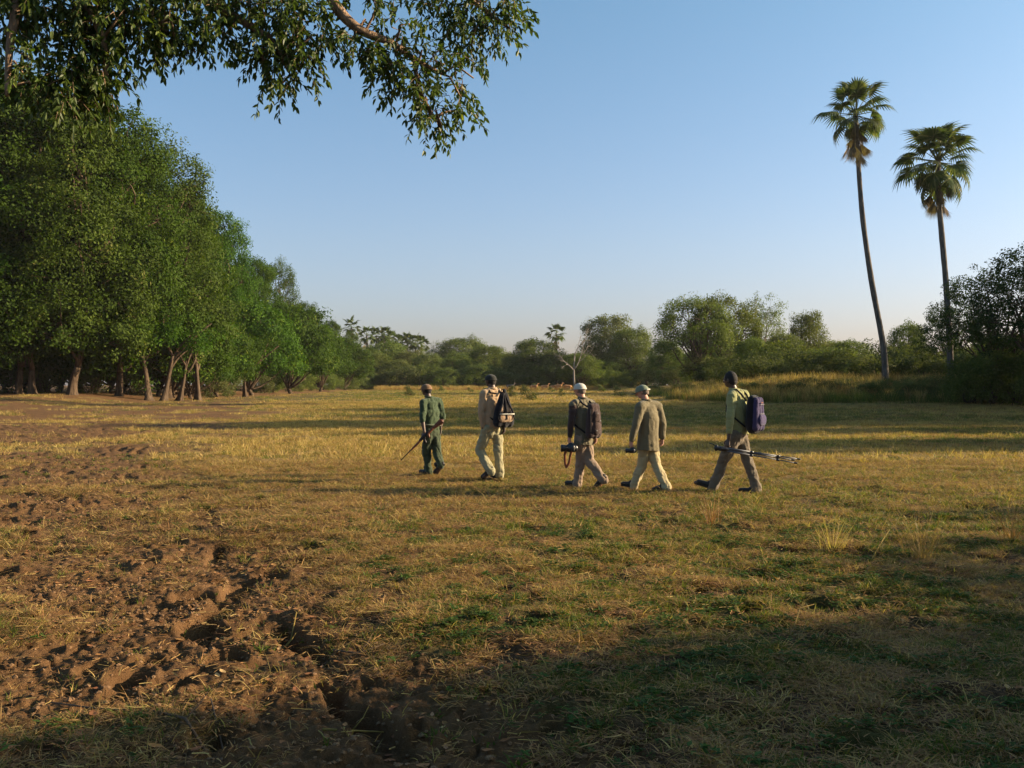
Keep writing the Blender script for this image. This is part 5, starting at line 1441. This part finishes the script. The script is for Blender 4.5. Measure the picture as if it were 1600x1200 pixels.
def backpack(p, w, h, d, drop, shift, body, panel, label, taper=.75, kind='day'):
    fw, lf, up, s = p['fw'], p['lf'], p['up'], p['s']; bk = -fw
    c = p['shc'] - up * (drop + h / 2) + bk * (.115 * s + d / 2 + .02) + lf * shift
    o = empty('backpack', p['base'] + p['hipc']); tag(o, label, 'backpack', 'backpacks on the walkers'); O = p['hipc']
    def rel(v): return v - O
    b = MB()
    n = 7
    for i in range(n - 1):
        t0 = i / (n - 1); t1 = (i + 1) / (n - 1)
        def at(t):
            prof = (1 - (1 - taper) * t ** 1.6)
            return rel(c + up * (h * (t - .5) * .86)), prof
        (q0, f0), (q1, f1) = at(t0), at(t1)
        for sx in (-1, 1):
            b.cap(q0 + lf * sx * (w * .5 - d * .36) * f0, q1 + lf * sx * (w * .5 - d * .36) * f1, d * .46 * f0, d * .46 * f1)
        b.cap(q0, q1, d * .5 * f0, d * .5 * f1)
    link('pack_body', refine(b, 'pack_body', .012, 4, 1.0, .006, 9), M[body], o)
    top = c + up * h * .42 - bk * d * .45; bot = c - up * h * .42 - bk * d * .45
    for sd in (1, -1):
        t = MB(); q = [rel(v) for v in strap_loop(None, p, dict(top=top, bot=bot), sd)]
        t.tube(q, .015, 8); link('strap', t.mesh('strap'), M['black_cloth'], o)
    t = MB(); tp = rel(c + up * h * .47); t.tube([tp - lf * .05, tp - lf * .04 + up * .04 , tp + lf * .04 + up * .04, tp + lf * .05], .009, 7); link('handle', t.mesh('handle'), M['black_cloth'], o)
    out = c + bk * d * .44
    if kind == 'purple':
        t = MB()
        for i in range(6):
            t0 = i / 6; t1 = (i + 1) / 6; f0 = 1 - .25 * t0 ** 2; f1 = 1 - .25 * t1 ** 2
            for sx in (-1, 0, 1): t.cap(rel(out - bk * .03 + up * h * .9 * (t0 - .5) + lf * sx * (w * .5 - .05) * f0), rel(out - bk * .03 + up * h * .9 * (t1 - .5) + lf * sx * (w * .5 - .05) * f1), .062 * f0, .062 * f1)
        link('front_panel', refine(t, 'front_panel', .012, 4, 1.0, .006, 2), M[panel], o)
        t = MB(); t.cap(rel(out + bk * .035 - up * h * .20 - lf * w * .22), rel(out + bk * .035 - up * h * .20 + lf * w * .22), .06, .06, bk, .6, 1.5)
        pk = link('front_pocket', refine(t, 'front_pocket', .011, 3, 1.0, .004, 3), M[panel], o)
        for zz, ww in ((.0, .30), (.30, .26)):
            t = MB(); t.tube([rel(out + bk * (.036 + .0 * k_) + up * h * zz + lf * w * ww * k_) for k_ in (-1, -.5, 0, .5, 1)], .004, 5); link('zip', t.mesh('zip'), M['grey_trim'], o)
        t = MB(); t.box(rel(out + bk * .036 + up * h * .36), lf * .035, bk * .003, up * .008); link('tag', t.mesh('tag', False), M['orange_strap'], o)
    elif kind == 'day':
        for zz, hh, rr in ((-.24, .16, .055), (.10, .20, .045)):
            t = MB(); t.cap(rel(out - bk * .015 + up * h * (zz - hh * .5)), rel(out - bk * .015 + up * h * (zz + hh * .5)), rr * 1.5, rr * 1.3, lf, 1.15, .72)
            link('pocket', refine(t, 'pocket', .010, 3, 1.0, .004, 5), M[panel], o)
        for zz, xx in ((.22, .02), (-.02, -.04), (-.33, .04)):
            t = MB(); t.ell(rel(out + bk * .042 + up * h * zz + lf * xx), lf * .014, bk * .006, up * .014, 8, 5); link('buckle', t.mesh('buckle'), M['grey_trim'], o)
        t = MB(); t.tube([rel(c + bk * d * .35 + lf * w * .46 + up * h * v) for v in (.36, .2, 0, -.2, -.4)], .010, 6); link('side_strap', t.mesh('side_strap'), M['black_cloth'], o)
    elif kind == 'sling':
        # drawstring rucksack: tan panels behind a black A shaped frame of straps
        t = MB()
        t.cap(rel(out - bk * .01 - up * h * .30 - lf * w * .20), rel(out - bk * .01 - up * h * .30 + lf * w * .20), .075, .075, bk, .55, 1.05)
        link('lower_pocket', refine(t, 'lower_pocket', .010, 3, 1.0, .004, 5), M[panel], o)
        t = MB(); t.cap(rel(out - bk * .035 - up * h * .06 - lf * w * .16), rel(out - bk * .05 + up * h * .16 - lf * w * .08), .050, .030, bk, .6, 1.1); link('side_panel', refine(t, 'side_panel', .010, 3, 1.0), M[panel], o)
        t = MB(); t.cap(rel(out - bk * .035 - up * h * .06 + lf * w * .18), rel(out - bk * .05 + up * h * .12 + lf * w * .10), .055, .035, bk, .6, 1.1); link('side_panel', refine(t, 'side_panel', .010, 3, 1.0), M[panel], o)
        apex = rel(c + up * h * .50 + bk * .02)
        for sx in (-1, 0, 1):
            t = MB(); t.tube([apex, rel(out - bk * .02 + up * h * .15 + lf * w * .16 * sx), rel(out + bk * .015 - up * h * .10 + lf * w * .34 * sx), rel(out + bk * .035 - up * h * .34 + lf * w * .40 * sx)], [.012, .016, .016, .013], 7); link('binding', t.mesh('binding'), M['black_cloth'], o)
        t = MB(); t.tube([rel(out + bk * .038 - up * h * .18 + lf * w * v) for v in (-.4, -.2, 0, .2, .4)], .010, 6); link('flap_edge', t.mesh('flap_edge'), M['white_strap'], o)
        t = MB(); t.ell(apex, lf * .030, bk * .03, up * .045, 10, 7); link('gathered_top', t.mesh('gathered_top'), M['black_cloth'], o)
    return o
backpack(P2, .36, .58, .20, -.05, -.08, 'black_cloth', 'pack_tan', 'black and tan drawstring rucksack on the back of the second walker', .35, 'sling')
backpack(P3, .27, .50, .17, .00, -.04, 'brown_pack', 'brown_pack', 'dark brown daypack on the back of the walker in the white cap', .72, 'day')
backpack(P5, .32, .47, .22, .04, -.02, 'black_cloth', 'purple_cloth', 'black backpack with a purple outer face on the last walker', .80, 'purple')

def rifle(p):
    J = p['J']; O = J((664, 678, -.32)); o = empty('rifle', p['base'] + O); tag(o, 'rifle with brown wooden butt carried muzzle down by the green uniformed walker', 'rifle')
    a = J((630, 716, -.36)) - O; b = J((690, 653.5, -.30)) - O; ax = (a - b).normalized(); L = (a - b).length
    sd = Vector((0, -1, 0)); sd = (sd - ax * sd.dot(ax)).normalized(); dn = ax.cross(sd).normalized()
    if dn.z > 0: dn = -dn
    def q(t, v=0): return b + ax * (L * t) + dn * v
    t = MB(); t.cap(q(.035, .035), q(.22, .012), .052, .026, dn, 1.0, .42); t.cap(q(.22, .012), q(.34, .018), .022, .022, dn, 1.2, .8); t.cap(q(.33, .02), q(.36, .075), .020, .017)
    link('stock', refine(t, 'stock', .006, 2), M['wood'], o)
    t = MB(); t.box(q(.008, .036), ax * .008, sd * .022, dn * .058); link('butt_plate', t.mesh('butt_plate', False), M['orange_strap'], o)
    t = MB(); t.cap(q(.32), q(.52), .022, .022, dn, 1.25, .8, 10); t.cap(q(.40, -.025), q(.46, -.028), .008, .008); t.tube([q(.36, .02), q(.37, .055), q(.42, .055), q(.43, .02)], .004, 6); link('receiver', t.mesh('receiver'), M['gun_metal'], o)
    t = MB(); t.cap(q(.45, .03), q(.48, .10), .016, .016, ax, 1.6, .7, 8); link('magazine', t.mesh('magazine'), M['gun_metal'], o)
    t = MB(); t.cap(q(.52, .006), q(.74, .004), .021, .017, dn, 1.0, .9, 10); link('fore_end', t.mesh('fore_end'), M['wood'], o)
    t = MB(); t.tube([q(.5), q(.76), q(1.0)], [.011, .010, .009], 10); t.box(q(.985, -.016), ax * .006, sd * .003, dn * .010); link('barrel', t.mesh('barrel'), M['gun_metal'], o)
rifle(P1)

def camera(p, at, r, label, strap=None):
    J = p['J']; O = J(at); o = empty('camera', p['base'] + O); tag(o, label, 'camera', 'cameras in the walkers hands')
    fx = Vector((-1, 0, 0)); fy = Vector((0, -1, 0)); fz = Vector((0, 0, 1))
    t = MB(); t.cap(fx * -.045 * r, fx * .02 * r, .048 * r, .048 * r, fy, .75, 1.0); t.cap(fz * .045 * r - fx * .03 * r, fz * .045 * r + fx * .01 * r, .020 * r, .018 * r); t.cap(fy * .05 * r - fx * .03 * r - fz * .02 * r, fy * .05 * r - fx * .03 * r + fz * .02 * r, .022 * r, .022 * r)
    link('camera_body', refine(t, 'camera_body', .007, 2), M['black_plastic'], o)
    t = MB(); t.tube([fx * .03 * r, fx * .055 * r, fx * .06 * r, fx * .085 * r, fx * .09 * r, fx * .110 * r], [.036 * r, .036 * r, .040 * r, .040 * r, .044 * r, .044 * r], 16); ln = link('lens', t.mesh('lens'), M['black_plastic'], o)
    t = MB(); t.ell(fx * .111 * r, fx * .006, fy * .036 * r, fz * .036 * r, 12, 6); link('lens_glass', t.mesh('lens_glass'), M['glass'], ln)
    if strap:
        a = Vector((.02, -.03, -.03)); pts = [a] + [J(q) - O for q in strap] + [Vector((-.06, -.03, -.02))]
        t = MB(); n = len(pts)
        for i in range(n - 1): t.cap(pts[i], pts[i + 1], .012, .012, Vector((0, 1, 0)), .45, 1.6, 8)
        link('strap', t.mesh('strap'), M['orange_strap'], o)
camera(P3, (890, 699, -.19), 1.35, 'black camera with long lens and trailing orange brown strap held by the third walker', [(889.5, 712, -.2), (888, 722, -.19), (884, 729, -.18), (882, 722, -.18), (881.5, 708, -.19)])
camera(P4, (985, 703, -.16), .85, 'small black camera hanging from the hand of the walker in the olive jacket')

def tripod(p):
    J = p['J']; O = J((1131, 695, -.31)); o = empty('tripod', p['base'] + O); tag(o, 'folded silver and black tripod carried level by the last walker', 'tripod')
    a = J((1112, 695, -.34)) - O; b = J((1240, 714, -.30)) - O; ax = (b - a).normalized(); L = (b - a).length; sd = Vector((0, -1, 0)); sd = (sd - ax * sd.dot(ax)).normalized(); dn = ax.cross(sd).normalized()
    t = MB(); t.cap(a, a + ax * .07, .035, .03, dn, 1.1, .8); t.cap(a + dn * .03, a - dn * .03, .02, .02); t.tube([a + ax * .06, a + ax * .15 , a + ax * .2], [.038, .036, .028], 12); t.tube([a - dn * .02, a - dn * .05 - ax * .05, a - dn * .055 - ax * .12], .008, 7)
    link('head', refine(t, 'head', .006, 1), M['black_plastic'], o)
    for k, (u, v, da) in enumerate([(-.016, .012, 0), (.020, .012, .030), (.0, -.018, .012)]):
        off = dn * u + sd * v; e = dn * da; st = a + ax * .16
        p0 = st + off; p1 = st + off + (ax * L * .30) + e * .3; p2 = st + off + ax * L * .62 + e * .65; p3 = st + off + ax * L * (.86 - .03 * k) + e
        t = MB(); t.tube([p0, p1], .0145, 10); lg = link('leg', t.mesh('leg'), M['alu'], o)
        t = MB(); t.tube([p1, p2], .0115, 10); link('middle_section', t.mesh('middle_section'), M['alu'], lg)
        t = MB(); t.tube([p2, p3], .009, 10); link('lower_section', t.mesh('lower_section'), M['alu'], lg)
        for pp, rr in ((p1, .018), (p2, .015)):
            t = MB(); t.tube([pp - ax * .03, pp + ax * .022], rr, 10); t.box(pp + dn * rr, ax * .02, sd * .008, dn * .008); link('clamp', t.mesh('clamp'), M['black_plastic'], lg)
        t = MB(); t.cap(p3 - ax * .01, p3 + ax * .025, .015, .012); link('foot', t.mesh('foot'), M['black_plastic'], lg)
tripod(P5)

# ------------------------------------------------------------------ antelopes
M['antelope'] = plain('antelope_coat', (.42, .21, .085), .8, .12); M['antelope_pale'] = plain('antelope_belly', (.55, .42, .30), .8, .1); M['antelope_dark'] = plain('antelope_grey', (.15, .12, .095), .8, .15); M['horn'] = plain('horn', (.05, .04, .035), .6)
def antelope(px, py, head_up, flip, mat, label, sc=1.0, horns=False):
    D = 172.0; x = (px - 800) / F * D; z = gz(x, D) + .06; sc *= 1.12; o = empty('antelope', (x, D, z), math.pi if flip else 0.0); o.scale = (sc, sc, sc); tag(o, label, 'antelope', 'antelopes grazing on the far pasture')
    b = MB(); V = Vector
    b.cap(V((-.38, 0, .82)), V((.38, 0, .86)), .185, .20, V((0, 1, 0)), .82, 1.05); b.ell(V((.34, 0, .80)), V((.2, 0, 0)), V((0, .15, 0)), V((0, 0, .23))); b.cap(V((-.50, 0, .85)), V((-.36, 0, .80)), .13, .19)
    if head_up: n1 = V((.66, 0, 1.22)); hd_ = V((.86, 0, 1.20)); b.cap(V((.46, 0, .95)), n1, .11, .07)
    else: n1 = V((.82, 0, .52)); hd_ = V((.98, 0, .32)); b.cap(V((.48, 0, .88)), n1, .11, .07)
    b.cap(n1, hd_, .075, .036)
    for s_ in (-1, 1):
        b.ell(n1 + V((-.03, .09 * s_, .07)), V((.02, 0, .0)), V((0, .035, .01)), V((0, .02 * s_, .085)), 8, 6)
        b.cap(V((.36, .08 * s_, .74)), V((.37, .085 * s_, .46)), .075, .036); b.cap(V((.37, .085 * s_, .46)), V((.35, .085 * s_, .05)), .030, .024); b.cap(V((.35, .085 * s_, .05)), V((.38, .085 * s_, .0)), .03, .026)
        b.cap(V((-.42, .09 * s_, .78)), V((-.34, .09 * s_, .56)), .13, .065); b.cap(V((-.34, .09 * s_, .56)), V((-.50, .09 * s_, .38)), .055, .034); b.cap(V((-.50, .09 * s_, .38)), V((-.45, .09 * s_, .05)), .030, .024); b.cap(V((-.45, .09 * s_, .05)), V((-.42, .09 * s_, 0)), .03, .026)
    b.cap(V((-.60, 0, .90)), V((-.66, 0, .62)), .028, .03)
    link('body', refine(b, 'antelope_body', .024, 2, .5), M[mat], o)
    b = MB(); b.ell(V((0, 0, .66)), V((.34, 0, 0)), V((0, .11, 0)), V((0, 0, .06)), 12, 7); link('belly', b.mesh('belly'), M['antelope_pale'], o)
    if horns:
        for s_ in (-1, 1):
            b = MB(); b.tube([n1 + V((0, .03 * s_, .05)), n1 + V((-.08, .10 * s_, .25)), n1 + V((-.02, .13 * s_, .42)), n1 + V((.05, .08 * s_, .55))], [.022, .018, .012, .004], 7); link('horn', b.mesh('horn'), M['horn'], o)
antelope(797, 611, True, False, 'antelope_dark', 'greyish antelope standing alone left of the reddish ones', 1.05, True)
antelope(834, 613, True, False, 'antelope', 'reddish antelope with raised head, leftmost of the reddish group', 1.0)
antelope(851, 612, True, False, 'antelope', 'reddish antelope with raised head, second of the reddish group', 1.0)
antelope(865, 612, True, False, 'antelope', 'reddish antelope overlapping its neighbour in the middle of the group', .95, True)
antelope(872, 613, True, False, 'antelope', 'horned reddish antelope right of the overlapping one', 1.08, True)
antelope(887, 613, False, True, 'antelope', 'reddish antelope with lowered head at the right end of the group', 1.0)
# ------------------------------------------------------------------ air
hz = MB(); hz.box((0, 0, 24.0), (2600, 0, 0), (0, 2600, 0), (0, 0, 27.0))
hm, hnt, hout = new_mat('air_haze')
pv = N(hnt, 'ShaderNodeVolumePrincipled'); pv.inputs['Color'].default_value = (.92, .90, .94, 1); pv.inputs['Density'].default_value = .00008; pv.inputs['Anisotropy'].default_value = .2
hnt.links.new(pv.outputs[0], hout.inputs['Volume'])
ho = link('haze', hz.mesh('haze', False), hm); tag(ho, 'thin dry season haze lying over the whole valley', 'haze', kind='stuff')

# ------------------------------------------------------------------ labels for look-alikes: which one, counted from the left
ORD = ['leftmost', 'second from the left', 'third from the left', 'fourth from the left', 'fifth from the left', 'sixth from the left', 'seventh from the left', 'eighth from the left', 'ninth from the left', 'tenth from the left',
       'eleventh from the left', 'twelfth from the left', 'thirteenth from the left', 'fourteenth from the left', 'fifteenth from the left', 'sixteenth from the left', 'seventeenth from the left', 'eighteenth from the left', 'nineteenth from the left', 'twentieth from the left',
       'fifth from the right', 'fourth from the right', 'third from the right', 'second from the right', 'rightmost']
by = {}
for o in SC.objects:
    if o.parent is None and o.get('label') and o.get('category'): by.setdefault(o['label'], []).append(o)
for lab, obs in by.items():
    if len(obs) < 2 or len(obs) > 30 or 'beyond the right edge' in lab or 'beside the camera' in lab: continue
    obs.sort(key=lambda q: q.location.x / max(q.location.y, .1))
    n = len(obs)
    for i, q in enumerate(obs):
        w = ORD[i] if i < 20 and i < n - 1 else {n - 1: 'rightmost', n - 2: 'second from the right', n - 3: 'third from the right', n - 4: 'fourth from the right', n - 5: 'fifth from the right'}.get(i, 'near the middle')
        q['label'] = (lab + ', ' + w)
